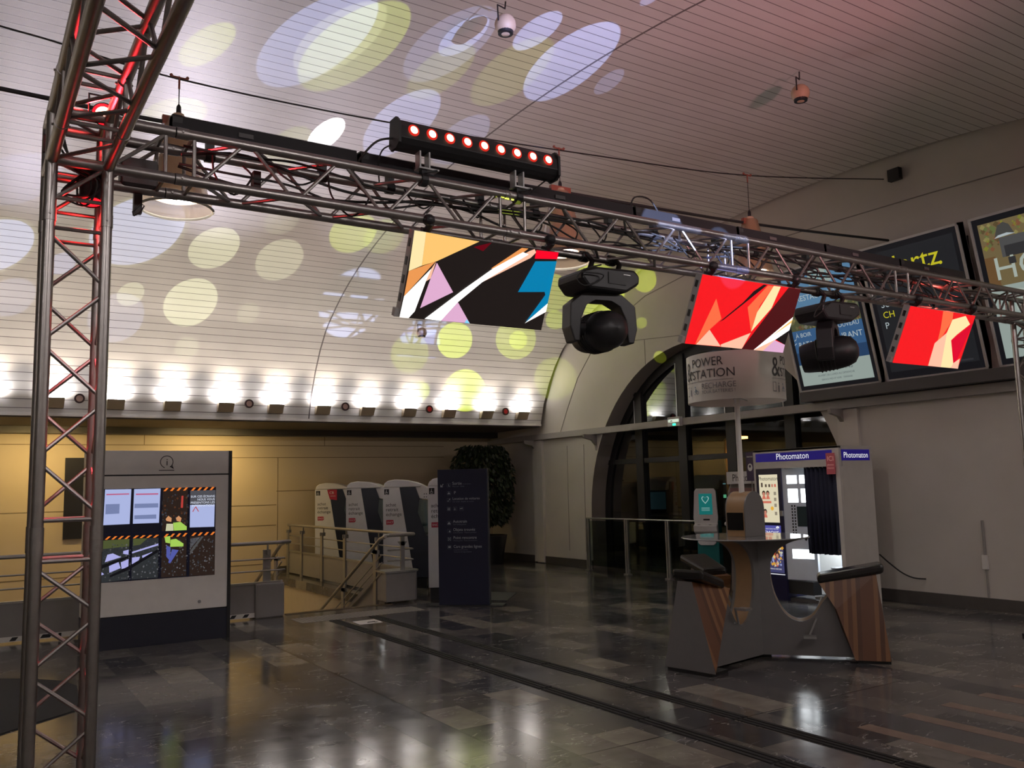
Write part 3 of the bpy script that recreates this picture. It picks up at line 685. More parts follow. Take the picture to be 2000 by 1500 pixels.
# red par cans at the corner
REDC = emat('par_red_core', (1, .45, .3), 9); REDR = emat('par_red_rim', (1, .01, .02), 2)
def par(lab, loc, d, glow=1):
    t = thing('par_light', lab, 'stage light', loc)
    Mx = Vector(d).to_track_quat('Z', 'Y').to_matrix().to_4x4()
    MB().lathe([(.001, -.15), (.04, -.15), (.052, -.11), (.055, .01), (.05, .012)], n=20).xf(Mx).build('can', BLK, t, True)
    mb = MB().use(REDR).lathe([(.05, .004), (.036, .008)], n=20).use(REDC if glow else REDR).lathe([(.036, .008), (.001, .012)], n=20); mb.xf(Mx).build('lamp', None, t)
    mb = MB().tube([(-.06, 0, -.03), (-.065, .0, .09), (.065, 0, .09), (.06, 0, -.03)], .006, 6); mb.build('yoke', BLKM, t)
par('small par light glowing red inside the corner block, upper one', (.515, 4.38, 3.42), (-.12, -.9, -.42))
par('small par light glowing red in the top of the tower, lower one', (.49, 4.52, 3.03), (.0, -.25, -1), 0)
point('corner_red', (.40, 4.40, 3.45), 2.6, (1, .02, .02), .03); point('corner_red', (.45, 4.52, 2.94), 1.2, (1, .02, .02), .03)
spot('tower_red', (.46, 4.50, 2.93), (-.03, 0, -1), 16, 220, (1, .03, .04), .7, .03)
spot('beam_red', (.60, 4.50, 3.30), (1, 0, .03), 14, 40, (1, .03, .04), .7, .03)
spot('overhead_red', (.48, 4.35, 3.36), (-.02, -1, .06), 16, 60, (1, .02, .03), .7, .03)
point('right_red', (7.9, 4.52, 3.30), 3.0, (1, .1, .08), .05)

# ------------------------------------------------------------------ cables on the truss
CAM_ = BLK
def cable(lab, pts, r=.006, group='loose black cables on the truss', name='cable', m=None, sub=6):
    P_ = [Vector(p) for p in pts]; out = []
    for i in range(len(P_)-1):
        a, b, c, d = P_[max(i-1, 0)], P_[i], P_[i+1], P_[min(i+2, len(P_)-1)]
        for k in range(sub):
            t_ = k/sub; out.append(.5*((2*b)+(c-a)*t_+(2*a-5*b+4*c-d)*t_*t_+(3*b-a-3*c+d)*t_**3))
    out.append(P_[-1]); o = MB().tube(out, r, 6).build(name, m or RUB, None, True); tag(o, lab, 'cable', group); return o
for i in range(4):
    rnd = random.Random(40+i); P_ = []
    for k in range(27):
        P_.append((.9+.29*k, 4.47+.045*i+rnd.uniform(-.015, .015), 3.36+.04*math.sin(k*.9+i)+rnd.uniform(-.05, .02)-.02*i))
    cable('black cable run laid along inside the horizontal beam', P_, .008 if i % 2 else .0065, 'black cable runs inside the horizontal beam')
for i, x in enumerate((1.15, 1.5, 1.8, 2.25, 2.62, 3.02, 3.3, 3.6, 3.95, 4.4, 4.75, 5.1, 5.75, 6.3, 6.9, 7.4)):
    rnd = random.Random(i); d = rnd.uniform(.10, .26); wd = rnd.uniform(.03, .10)
    cable('black cable loop drooping from the horizontal beam', [(x-wd, 4.55, 3.38), (x-wd*1.1, 4.46, 3.38-d*.6), (x, 4.44, 3.38-d), (x+wd*1.2, 4.47, 3.38-d*.5), (x+wd, 4.58, 3.36)], .0055, 'black cable loops in the horizontal beam')
cable('black cable curving from the left end of the lamp bar down to the battens', [(2.06, 4.42, 3.63), (1.96, 4.45, 3.60), (1.88, 4.5, 3.50), (1.86, 4.6, 3.42)], .0065)
cable('thin black cable from the lamp bar end cap, right of the thicker one', [(2.06, 4.44, 3.60), (2.01, 4.48, 3.57), (2.0, 4.52, 3.50), (2.04, 4.6, 3.42)], .0045)
cable('black cable from the right end of the lamp bar down to the beam', [(3.15, 4.42, 3.58), (3.06, 4.46, 3.50), (3.0, 4.5, 3.42)], .005)
cable('black cable arching above the battens near the middle screen', [(3.98, 4.6, 3.55), (4.05, 4.62, 3.66), (4.2, 4.62, 3.66), (4.3, 4.6, 3.5)], .006)
for i, s in enumerate(((0, 0), (.02, .03), (-.03, .05))):
    cable('tangled black cable inside the corner block', [(.33+s[0], 4.43, 3.30), (.40, 4.40+s[1], 3.16), (.50+s[0], 4.42, 3.10), (.46, 4.45, 2.98+s[1]), (.36, 4.5, 3.05), (.52, 4.5, 3.2+s[0])], .0055, 'tangled black cables in the corner block')
cable('black cable coil at the side of the left moving head', [(3.62, 4.50, 3.08), (3.45, 4.46, 3.02), (3.38, 4.46, 2.95), (3.44, 4.46, 2.91), (3.56, 4.47, 2.95), (3.60, 4.46, 3.0), (3.42, 4.46, 3.0)], .005)
cable('black cable coil at the side of the right moving head', [(6.1, 4.50, 3.08), (5.95, 4.46, 3.02), (5.82, 4.46, 2.93), (5.76, 4.47, 2.9), (5.84, 4.47, 3.0), (6.05, 4.47, 3.06)], .005)
for x, lb in ((.30, 'black strap around the left tower tubes'), (1.32, 'black strap hanging on the beam beside the pendant lamp')):
    tag(MB().box(x-.02, x+.02, 4.61, 4.67, 3.27, 3.36).build('strap', RUB), lb, 'strap')
t = thing('carabiner', 'black snap hook dangling under the beam by the pendant lamp', 'hook', (.70, 4.64, 3.02))
MB().tube([(0, 0, 0), (.03, 0, .02), (.05, 0, .06), (.035, 0, .07), (-.005, 0, .02), (0, 0, 0)], .004, 6).build('ring', BLKM, t, True); MB().tube([(.04, 0, .065), (.03, 0, .14)], .0015, 4).build('safety_wire', BLKM, t)

# ------------------------------------------------------------------ overhead wires and pendants
WY = 6.8
cable('taut black wire high under the ceiling, upper of two, ending at a wall box', [(-6, WY, 5.3), (-2.4, WY, 5.0), (.12, WY, 4.93), (1.31, WY, 4.83), (3.2, WY, 4.86), (5.5, WY, 5.0), (7.67, WY, 5.18), (10.40, WY, 5.61)], .007, None, 'suspension_wire')
cable('thicker black cable strung below the upper wire, ending at the poster wall', [(-6, WY, 4.55), (-2, WY, 4.48), (.13, WY, 4.47), (1.31, WY, 4.46), (4.5, WY, 4.52), (7.67, WY, 4.60), (10.40, WY, 4.76)], .016, None, 'power_cable')
tag(MB().box(10.36, 10.44, 6.55, 6.72, 5.54, 5.70).build('junction_box', BLKM, bevel=.004), 'small black box high on the end wall where the wire ends', 'box')
BEI = mat('pendant_beige', (.50, .36, .24), .5)
PGL = glass('pendant_glass', (.85, .78, .68), .06, (.62, .46, .32))
LMP = emat('pendant_lamp_white', (1, .95, .9), 14)
HKM = mat('hook_orange', (.26, .08, .05), .5)
def pendant(lab, x, zb, upper, lower, flip=False):
    t = thing('pendant_lamp', lab, 'pendant lamp', (x, WY, zb), 0, 'bell shaped pendant lamps on the wires')
    h = .62
    MB().lathe([(.04, h+.14), (.075, h+.05), (.11, h-.10), (.17, .22), (.185, .10), (.18, .09)], n=32).build('inner_shade', BEI, t, True)
    MB().lathe([(.085, h+.1), (.14, h-.12), (.195, .30), (.225, .14), (.245, .06), (.265, .012), (.272, 0), (.262, -.012)], n=36).build('glass_shade', PGL, t, True)
    MB().lathe([(.265, -.012), (.278, 0), (.265, .012), (.258, 0), (.265, -.012)], n=40).build('glass_rim', mat('glass_rim', (.75, .72, .62), .1, .6), t, True)
    MB().lathe([(.001, .10), (.14, .095), (.165, .12)], n=24).build('lamp', LMP, t)
    MB().tube([(0, 0, h+.1), (0, 0, lower-zb)], .006, 6).build('cord', BLKM, t)
    MB().lathe([(.02, h+.14), (.018, h+.2), (.008, h+.22)], n=16).build('cap', BLKM, t, True)
    mb = MB().tube([(-.06, 0, upper-zb+.01), (.06, 0, upper-zb+.01)], .009, 6).tube([(0, 0, upper-zb+.02), (0, 0, upper-zb-.08)], .008, 6)
    for s in (-.06, .06): mb.ball((s, 0, upper-zb+.02), .014, n=8, m=6)
    mb.build('upper_hook', HKM, t)
    mb = MB().box(-.12, .12, -.02, .02, lower-zb-.02, lower-zb+.05).box(-.04, .04, -.02, .02, lower-zb-.16, lower-zb); mb.build('lower_bracket', HKM, t)
    MB().tube([(0, 0, lower-zb), (0, 0, upper-zb)], .004, 6).build('hanger_wire', BLKM, t)
    spot('pendant_down', (x, WY, zb+.06), (0, 0, -1), 120, 26, (1, .93, .85), .7, .1)
pendant('bell shaped beige and glass pendant lamp behind the left corner, brightly lit', 1.33, 3.78, 4.83, 4.46)
pendant('pendant lamp seen through the beam right of the first screen', 4.98, 3.80, 4.97, 4.53)
pendant('pendant lamp seen through the beam above the middle screen', 7.72, 3.92, 5.18, 4.60)
# ball loudspeakers / projectors under the vault
def ballspk(lab, x, y, z, zt):
    t = thing('ball_loudspeaker', lab, 'loudspeaker', (x, y, z), R(20), 'ball loudspeakers hanging from the vault')
    MB().ball((0, 0, 0), .095).build('shell', BEI, t, True)
    MB().lathe([(.001, -.088), (.066, -.085), (.07, -.062)], n=20).build('grille', BLK, t)
    MB().tube([(-.10, 0, 0), (-.105, 0, .14), (.0, 0, .15), (0.01, 0, zt-z)], .007, 6).build('bracket', BLKM, t, True)
ballspk('round loudspeaker on a bracket under the right side of the ceiling, half red', 7.17, 5.55, 5.56, 5.80)
ballspk('small round loudspeaker below the first screen, low on the vault', 7.02, 13.98, 4.43, 4.58)
ballspk('dark round loudspeaker cut off at the top edge of the picture', 3.86, 6.0, 5.60, 5.82)
ballspk('round loudspeaker cut off at the left edge of the picture', .10, 9.7, 5.43, 5.76)

# ------------------------------------------------------------------ uplights on the cornice
UPM = mat('uplight_body', (.42, .35, .24), .55); UPE = emat('uplight_glass', (1, .95, 1), 22)
nm = ['first', 'second', 'third', 'fourth', 'fifth', 'sixth', 'seventh', 'eighth', 'ninth', 'tenth', 'eleventh']
i = 0
for x in UPX:
    vis = x > 1.1
    if not vis and x < -2: continue
    lb = 'wedge shaped wall uplight above the cornice, %s from the left in view' % nm[min(i, 10)] if vis else 'wedge shaped wall uplight above the cornice, left of the view'
    if vis: i += 1
    t = thing('wall_uplight', lb, 'wall light', (x, 15.02, 2.98), 0, 'wall uplights along the cornice')
    MB().prism([(.03, 0), (-.05, 0), (-.14, .15), (.0, .15)], -.13, .13, 'x').build('body', UPM, t, bevel=.004)
    MB().face([(-.15, -.13, .158), (.15, -.13, .158), (.15, -.01, .158), (-.15, -.01, .158)]).build('lamp_glass', UPE, t)
RNG = mat('ring_dark', (.05, .02, .02), .5)
for k, (x, lit) in enumerate(((1.55, 0), (4.18, 0), (5.93, 0), (7.65, 1), (9.39, 1))):
    t = thing('alarm_disc', 'round %s disc on the cornice, %s from the left' % ('red' if lit else 'pale pink', nm[k]), 'alarm', (x, 14.965, 3.13), 0, 'round alarm discs on the cornice')
    mb = MB(); mb.lathe([(.075, 0), (.075, .03), (.05, .03), (.05, 0)], n=24).xf(Matrix.Rotation(R(90), 4, 'X')).build('ring', RNG, t)
    mb = MB(); mb.lathe([(.001, .02), (.05, .02)], n=24).xf(Matrix.Rotation(R(90), 4, 'X')).build('centre', mat('disc_red', (.8, .05, .05), .4) if lit else mat('disc_pink', (.6, .40, .34), .4), t)
# ------------------------------------------------------------------ information totem (left)
t = thing('information_panel', 'wide white information totem with a wall of eight small screens', 'information panel', (1.15, 10.15, 0))
PW, PH = 1.47, 2.09
fc = MB().box(0, PW, .02, .30, .34, 1.815).build('front_cover', WHT, t, bevel=.003)
MB().box(0, PW, .02, .30, 1.83, PH).build('header', WHT, t, bevel=.003)
MB().box(0.005, PW-.005, .035, .29, .3, PH-.02).build('core', BLKM, t)
MB().box(0, PW, .015, .31, 0, .33).build('plinth', mat('navy_plinth', (.012, .014, .028), .4), t)
MB().box(PW, PW+.035, .01, .31, 0, PH).build('side_frame', BLKM, t)
PAL4 = {k: emat('tile_'+k, c, s) for k, c, s in (('doc', (.42, .48, .78), .95), ('rail0', (.04, .045, .05), .6), ('rail1', (.035, .02, .015), .6), ('grey', (.12, .12, .14), .6), ('lilac', (.5, .5, .95), .8), ('railb', (.008, .008, .012), .5), ('green2', (.10, .12, .04), .7),
        ('railc', (.12, .12, .12), .6), ('hor', (.75, .35, .16), .8), ('vest', (.45, .75, .12), .8), ('vestw', (.7, .7, .45), .8), ('bluep', (.10, .12, .45), .8), ('redl', (.6, .06, .05), .8), ('pinkl', (.6, .12, .25), .8), ('dlin', (.22, .27, .5), .8), ('hz', (.9, .22, .03), .9))}
mb = MB().use(emat('tile_dark', (.006, .006, .012), .6)); mb.face([(.165, .018, .70), (1.33, .018, .70), (1.33, .018, 1.68), (.165, .018, 1.68)])
rnd = random.Random(21); SPK = [emat('tile_speck%d' % i, c, .7) for i, c in enumerate(((.10, .10, .10), (.18, .18, .20), (.03, .03, .03), (.06, .07, .09)))]
extra = []
for k in range(420):
    u, v = rnd.uniform(.01, .99), rnd.uniform(.02, .42); s_ = rnd.uniform(.003, .009); c_ = ('s0', 's1', 's2', 's3')[k % 4]; extra.append((c_, [(u-s_, v), (u, v-s_*1.3), (u+s_, v), (u, v+s_*1.3)]))
for k in range(90):
    u, v = rnd.uniform(.5, .76), rnd.uniform(.55, .93); s_ = rnd.uniform(.004, .012); extra.append((('s2', 's4', 's3')[k % 3], [(u-s_, v), (u, v-s_*1.3), (u+s_, v), (u, v+s_*1.3)]))
PAL4.update({'s%d' % i: m_ for i, m_ in enumerate(SPK)}); PAL4['s4'] = emat('tile_speck_rust', (.12, .045, .02), .7)
NB = [q for q in S4 if q[0] in ('rail0', 'rail1', 'grey', 'green2')]; NF = [q for q in S4 if q not in NB]
art(mb, NB, .165, 1.33, .70, 1.68, .017, PAL4, .00015)
for c_, q_ in extra: mb.use(PAL4[c_]); mb.face([(.165+u*1.165, .0155, .70+v*.98) for u, v in q_])
art(mb, NF, .165, 1.33, .70, 1.68, .015, PAL4, .00012)
df = mb.build('display_face', None, t)
EG = emat('tile_white_text', (.8, .85, 1), .9); mb = MB()
for i, s in enumerate(('SUR CES ÉCRANS', 'NOUS VOUS', 'PRÉSENTONS LES', 'INFORMATIONS')): mb.text(s, .034, (1.315, .004, 1.565-.034*i), 'R')
mb.build('display_text', EG, df)
mb = MB()
for xa in (.455, .745, 1.04): mb.box(xa-.006, xa+.006, .003, .006, .70, 1.68)
mb.box(.165, 1.33, .003, .006, 1.195, 1.21)
mb.build('screen_divider', emat('bezel', (.004, .004, .01), 1), t)
mb = MB(); c = (.795, 1.965)
n = 28
for k in range(n-2):
    a, b = R(-60+k*12), R(-60+(k+1)*12)
    mb.face([(c[0]+r*math.cos(q), .018, c[1]+r*math.sin(q)) for r, q in ((.062, a), (.070, a), (.070, b), (.062, b))])
mb.face([(c[0]+.035, .018, c[1]-.054), (c[0]+.075, .018, c[1]-.078), (c[0]+.072, .018, c[1]-.066), (c[0]+.05, .018, c[1]-.048)])
mb.face([(c[0]+.075, .018, c[1]-.078), (c[0]+.06, .018, c[1]-.035), (c[0]+.053, .018, c[1]-.04), (c[0]+.066, .018, c[1]-.072)])
mb.text('i', .11, (c[0], .018, c[1]-.038), 'C').box(c[0]-.08, c[0]+.08, .017, .018, 1.868, 1.876)
mb.build('info_symbol', INK, t)
for x in (.15, 1.17): MB().lathe([(.001, .004), (.018, .004), (.018, 0)], n=14).xf(Matrix.Translation((x, .02, .42)) @ Matrix.Rotation(R(90), 4, 'X')).build('lock', GRM, fc)
tag(MB().box(1.6, 1.93, YB-.05, YB-.005, .87, 2.30).build('wall_board', BLKM), 'tall dark board on the yellow back wall seen through the left tower', 'board')

# ------------------------------------------------------------------ stair railings
RAILM = mat('railing_metal', (.34, .33, .31), .35, .6); PNL = mat('railing_panel', (.24, .225, .215), .45)
def rail_run(t, x0, y0, x1, y1, posts, ztop=.95, pw=.10):
    d = Vector((x1-x0, y1-y0, 0)); L_ = d.length; d.normalize(); nrm = Vector((-d.y, d.x, 0))
    MB().tube([(x0, y0, ztop), (x1, y1, ztop)], .024, 12).build('handrail', RAILM, t, True)
    for z in (.595, .745): MB().tube([(x0, y0, z), (x1, y1, z)], .010, 8).build('mid_rail', RAILM, t, True)
    def slab(mb, a, b, w, za, zb, off=0):
        p, q = Vector((x0, y0, 0))+d*a+nrm*off, Vector((x0, y0, 0))+d*b+nrm*off
        c = [p-nrm*w, q-nrm*w, q+nrm*w, p+nrm*w]; mb.raw([(v.x, v.y, za) for v in c]+[(v.x, v.y, zb) for v in c], [(0, 3, 2, 1), (4, 5, 6, 7), (0, 1, 5, 4), (1, 2, 6, 5), (2, 3, 7, 6), (3, 0, 4, 7)])
    mb = MB(); slab(mb, 0, L_, .02, .03, .44); mb.build('lower_panel', PNL, t)
    mb = MB(); slab(mb, 0, L_, .035, .435, .46); mb.build('cap_rail', RAILM, t)
    for a in posts:
        mb = MB(); slab(mb, a-pw/2, a+pw/2, .012, 0, .86, .035); slab(mb, a-.012, a+.012, .05, .80, .86, .02); slab(mb, a-.01, a+.01, .01, .84, ztop, 0); mb.build('post', RAILM, t)
def flight(t, x, y0, n, z0=.93):
    f = lambda k, zo=0: (x, y0+k, z0-.515*k+zo)
    MB().tube([(x, y0-.12, z0+.01), f(.06), f(n)], .024, 12).build('sloping_handrail', RAILM, t, True)
    for zo in (-.25, -.36): MB().tube([f(.0, zo), f(n, zo)], .010, 8).build('sloping_mid_rail', RAILM, t, True)
    MB().tube([f(0, -.50), f(n, -.50)], .02, 6).build('sloping_lower_bar', RAILM, t, True)
    for k in (.25, 1.5, 2.8):
        a = f(k); MB().box(x-.012, x+.012, a[1]-.05, a[1]+.05, a[2]-1.0, a[2]-.07).box(x-.012, x+.05, a[1]-.05, a[1]+.05, a[2]-.12, a[2]-.07).build('post', RAILM, t)
t = thing('stair_railing', 'grey railing left of the stairs with solid lower panel, behind the totem', 'railing', (0, 0, 0))
rail_run(t, -2.9, 11.4, 3.62, 11.4, (1.1, 2.9, 4.7, 6.35))
MB().tube([(3.62, 11.4, .95), (3.72, 11.41, .955), (3.76, 11.46, .95), (3.74, 11.52, .93)], .024, 12).build('handrail_end', RAILM, t, True)
for z in (.595, .745): MB().tube([(3.6, 11.4, z), (3.68, 11.42, z), (3.70, 11.47, z-.01)], .012, 8).build('mid_rail_end', RAILM, t, True)
MB().box(3.28, 3.66, 11.34, 11.62, .0, .44).build('end_box', PNL, t, bevel=.02)
flight(t, 3.70, 11.6, 4.2)
mb = MB().use(WHT).box(.0, 3.62, 11.372, 11.379, .02, .075).use(BLK); rnd = random.Random(3); x = .05
while x < 3.55:
    wd = rnd.choice((.03, .06, .10)); s = rnd.choice((0, .03)); mb.face([(x, 11.3715, .028), (x+wd, 11.3715, .028), (x+wd+s, 11.3715, .068), (x+s, 11.3715, .068)]); x += wd+rnd.uniform(.04, .16)
mb.build('floor_strip', None, t)
t = thing('stair_railing', 'grey railing right of the stairs, in front of the ticket machines', 'railing', (0, 0, 0))
rail_run(t, 5.62, 11.62, 5.62, 17.2, (1.15, 2.5, 3.6, 4.7, 5.5))
MB().tube([(5.62, 11.7, .95), (5.64, 11.58, .95), (5.60, 11.50, .955), (5.45, 11.49, .955), (5.22, 11.50, .955), (5.18, 11.60, .94)], .026, 12).build('handrail_end', RAILM, t, True)
for z in (.595, .745): MB().tube([(5.62, 11.62, z), (5.60, 11.52, z), (5.2, 11.51, z)], .012, 8).build('mid_rail_end', RAILM, t, True)
MB().prism([(5.14, 11.44), (5.60, 11.44), (5.66, 11.52), (5.66, 11.80), (5.16, 11.80)], .03, .43, 'z').build('end_box', PNL, t, bevel=.01)
MB().prism([(5.12, 11.42), (5.61, 11.42), (5.68, 11.51), (5.68, 11.82), (5.14, 11.82)], .43, .455, 'z').build('end_box_cap', RAILM, t)
MB().box(5.40, 5.46, 11.50, 11.53, .45, .93).prism([(5.36, .86), (5.50, .86), (5.46, .80), (5.40, .80)], 11.5, 11.53, 'y').build('post', RAILM, t)
flight(t, 5.16, 11.62, 4.2)
MB().prism([(11.6, .40), (11.8, .43), (15.8, -1.6), (15.8, -2.2), (11.6, -.1)], 5.19, 5.23, 'x').build('stringer_panel', PNL, t)

# ------------------------------------------------------------------ ticket machines
TEAL = glass('teal_screen_glass', (.30, .45, .45), .18)
def machine():
    t = thing('ticket_machine', None, None, (5.90, 11.62, 0), R(-30))
    D = .74
    MB().prism([(.02, 0), (.70, 0), (.70, .15), (.02, .15)], .04, D-.04, 'y').build('plinth', BLK, t)
    MB().prism([(.0, .16), (.74, .16), (.78, .60), (.84, .72), (.82, .80), (.70, .84), (.57, 1.22), (.60, 1.44), (.53, 1.635), (.0, 1.635)], .012, D-.012, 'y').build('cabinet', mat('machine_black', (.015, .02, .035), .35), t, bevel=.004)
    for a, b in ((0, .012), (D-.012, D)):
        MB().prism([(0, .16), (.50, .16), (.47, .35), (.27, 1.635), (0, 1.635)], a, b, 'y').build('side_panel', WSH, t)
    MB().prism([(0, 1.635), (.02, 1.70), (.08, 1.745), (.20, 1.765), (.36, 1.755), (.52, 1.72), (.62, 1.68), (.63, 1.635)], 0, D, 'y').build('cap', WSH, t, bevel=.015)
    mb = MB().prism([(.53, 1.635), (.62, 1.68), (.74, 1.62), (.86, 1.48), (.87, 1.42), (.60, 1.44)], .03, D-.03, 'y'); mb.build('hood', WSH, t, bevel=.01)
    mb = MB()
    for i in range(4):
        for j in range(2): mb.box(.67+.035*i, .685+.035*i, .026, .03, 1.46+.05*j, 1.475+.05*j)
    mb.build('vent', BLK, t)
    MB().prism([(.60, 1.43), (.57, 1.22), (.67, .86), (.88, .86), (.88, 1.40)], .014, .03, 'y').build('side_glass', TEAL, t)
    mb = MB(); mb.face([(.665, .08, 1.38), (.665, D-.08, 1.38), (.70, D-.08, .95), (.70, .08, .95)]); mb.build('touch_screen', emat('machine_screen', (.15, .33, .38), .12), t)
    mb = MB()
    for i, s in enumerate(('achat', 'retrait', 'échange')): mb.text(s, .080, (.045, -.0015, 1.325-.078*i))
    mb.build('side_lettering', INK, t)
    mb = MB().use(RED); mb.face([(.05, -.001, 1.03), (.155, -.001, 1.03), (.175, -.001, 1.05), (.17, -.001, 1.10), (.15, -.001, 1.105), (.05, -.001, 1.105)]); mb.use(WIN).text('SNCF', .045, (.06, -.0022, 1.052)); mb.build('logo_sticker', None, t)
    mb = MB().use(BLK); mb.face([(.02, -.001, 1.52), (.10, -.001, 1.52), (.10, -.001, 1.61), (.02, -.001, 1.61)])
    mb.use(WIN); q = lambda x, z: (x, -.002, z)
    mb.face([q(.052, 1.588), q(.060, 1.588), q(.060, 1.598), q(.052, 1.598)]); mb.face([q(.052, 1.555), q(.060, 1.555), q(.060, 1.585), q(.052, 1.585)]); mb.face([q(.052, 1.55), q(.080, 1.55), q(.080, 1.557), q(.052, 1.557)])
    for k in range(9): a, b = R(100+26*k), R(126+26*k); mb.face([q(.058+r*math.cos(v), 1.548+r*math.sin(v)) for r, v in ((.017, a), (.022, a), (.022, b), (.017, b))])
    mb.build('wheelchair_sticker', None, t)
    return t
m0 = machine(); GT = 'ticket machines along the stair railing'
tag(m0, 'white and black ticket machine nearest the viewer, partly behind the blue sign', 'ticket machine', GT)
dup(m0, None, (5.93, 13.30, 0), None, 'second nearest ticket machine, right behind the corner of the stair railing')
dup(m0, None, (5.96, 15.0, 0), None, 'third nearest ticket machine, second from the left')
m3 = dup(m0, None, (5.99, 16.70, 0), None, 'farthest and leftmost ticket machine, with a red sticker on its black band')
mb = MB().use(RED); mb.face([(.235, -.002, 1.63), (.43, -.002, 1.63), (.43, -.002, 1.42), (.29, -.002, 1.44)]); mb.use(WIN).text('CB', .07, (.28, -.004, 1.545)); mb.box(.3, .4, -.003, -.002, 1.50, 1.507); mb.build('sticker', None, m3)

# ------------------------------------------------------------------ blue direction sign
t = thing('direction_sign', 'tall dark blue direction sign with white pictograms and lines of text', 'sign', (5.66, 10.84, 0), R(-42))
MB().box(0, .70, .0, .09, .012, 1.86).build('panel', NAV, t, bevel=.003)
MB().box(.70, .712, -.004, .094, .012, 1.865).build('side_frame', mat('sign_edge', (.05, .055, .08), .3, .4), t)
MB().box(-.16, .90, -.10, .20, 0, .012).build('base_plate', BLKM, t)
def SP(px, py): return ((px-73-.018*(py-88))*.001458, 1.86-(py-88)*.001405)
mb = MB(); DIM = mat('sign_text_white', (.40, .42, .46), .5, vary=0); DIM2 = mat('sign_text_dim', (.16, .17, .22), .5, vary=0); mb.use(DIM)
for s, px, py, sz in (('Sortie', 220, 240, .060), ('Location de voitures', 222, 388, .050), ('Autotrain', 228, 612, .055), ('Objets trouvés', 230, 692, .055), ('Point rencontre', 232, 770, .055), ('Cars grandes lignes', 234, 856, .055), ('P', 236, 332, .06)):
    x, z = SP(px, py); mb.text(s, sz, (x, -.0015, z), sx=.93)
mb.use(DIM2)
for s, px, py, sz in (('Way out · Salida', 220, 262, .026), ('Car rental · Alquiler de coches', 224, 412, .024), ('Car loading point', 230, 634, .026), ('Lost property · Objetos perdidos', 232, 713, .024), ('Meeting point · Punto de encuentro', 234, 791, .023), ('Long distance coaches', 236, 880, .022), ('Autocares de larga distancia', 238, 900, .022), ('Accès stations', 322, 238, .02)):
    x, z = SP(px, py); mb.text(s, sz, (x, -.0015, z))
mb.build('lettering', None, t)
mb = MB().use(DIM)
def pic(px, py, kind, s=.052):
    x, z = SP(px, py); Y = -.0015
    if kind == 'arrow':
        mb.face([(x-.02, Y, z-.025), (x+.015, Y, z-.025), (x+.015, Y, z-.015), (x-.02, Y, z-.015)]); mb.face([(x-.022, Y, z-.025), (x-.012, Y, z-.025), (x-.012, Y, z+.01), (x-.022, Y, z+.01)]); mb.face([(x-.02, Y, z-.025), (x-.012, Y, z-.027), (x+.025, Y, z+.015), (x+.017, Y, z+.022)]); return
    mb.use(DIM2)
    for a, b, c, d in ((-1, 1, .92, 1), (-1, 1, -1, -.92), (-1, -.92, -1, 1), (.92, 1, -1, 1)): mb.face([(x+a*s/2, Y, z+c*s/2), (x+b*s/2, Y, z+c*s/2), (x+b*s/2, Y, z+d*s/2), (x+a*s/2, Y, z+d*s/2)])
    mb.use(DIM); B = lambda a, b, c, d: mb.face([(x+a*s, Y, z+c*s), (x+b*s, Y, z+c*s), (x+b*s, Y, z+d*s), (x+a*s, Y, z+d*s)])
    if kind == 'exit': B(-.1, .02, -.3, .3); B(-.1, .25, -.3, -.18)
    elif kind == 'car': B(-.35, .35, -.25, -.02); B(-.2, .2, -.02, .14); mb.face([(x-.3*s, Y, z+.3*s), (x+.3*s, Y, z+.3*s), (x, Y, z+.38*s)])
    elif kind == 'key': B(-.35, .0, -.3, -.15); B(.1, .35, .1, .35); B(.0, .15, -.05, .12)
    elif kind == 'wc': B(-.3, -.1, -.35, .2); B(.1, .3, -.35, .2); B(-.25, -.15, .24, .36); B(.15, .25, .24, .36)
    elif kind == 'chair': B(-.1, .0, -.1, .3); B(-.1, .2, -.12, -.04); B(-.2, .1, -.32, -.24); B(-.24, -.16, -.3, -.05)
    elif kind == 'baby': B(-.4, .4, -.08, .0); B(-.3, .0, .0, .14); B(.1, .3, .1, .25)
    elif kind == 'train': B(-.4, .4, -.3, -.1); B(-.25, .25, -.08, .1); B(-.1, .1, .1, .3)
    elif kind == 'bag': B(-.1, .3, -.3, -.02); B(.0, .2, .02, .16)
    elif kind == 'meet':
        for q_ in ((-.35, -.15, .15, .35), (.15, .35, .15, .35), (-.35, -.15, -.35, -.15), (.15, .35, -.35, -.15), (-.1, .1, -.1, .1)): B(*q_)
    elif kind == 'bus': B(-.3, .35, -.2, .28); mb.use(DIM2); B(-.2, .25, .02, .2); mb.use(DIM)
pic(118, 243, 'arrow')
for px, py, k in ((186, 243, 'exit'), (187, 322, 'car'), (187, 390, 'key'), (188, 476, 'wc'), (248, 476, 'chair'), (310, 476, 'baby'), (190, 615, 'train'), (192, 692, 'bag'), (193, 770, 'meet'), (194, 848, 'bus')): pic(px, py, k)
mb.build('pictogram', None, t)
tag(MB().prism([(6.05, 11.35), (6.62, 10.62), (7.22, 11.30), (6.9, 11.9)], .0, .006, 'z').build('floor_mat', mat('mat_grey', (.035, .035, .037), .4)), 'dark square mat on the floor behind the blue sign', 'mat')
tag(MB().prism([(-.6, 9.7), (.25, 9.35), (.62, 9.05), (.86, 8.75), (.93, 8.45), (.90, 7.9), (.82, 7.5), (.32, 7.1), (-.9, 6.2)], 0, .008, 'z').build('floor_mat', mat('mat_black', (.010, .010, .011), .9)), 'large dark round cornered mat on the floor behind the left tower', 'mat')

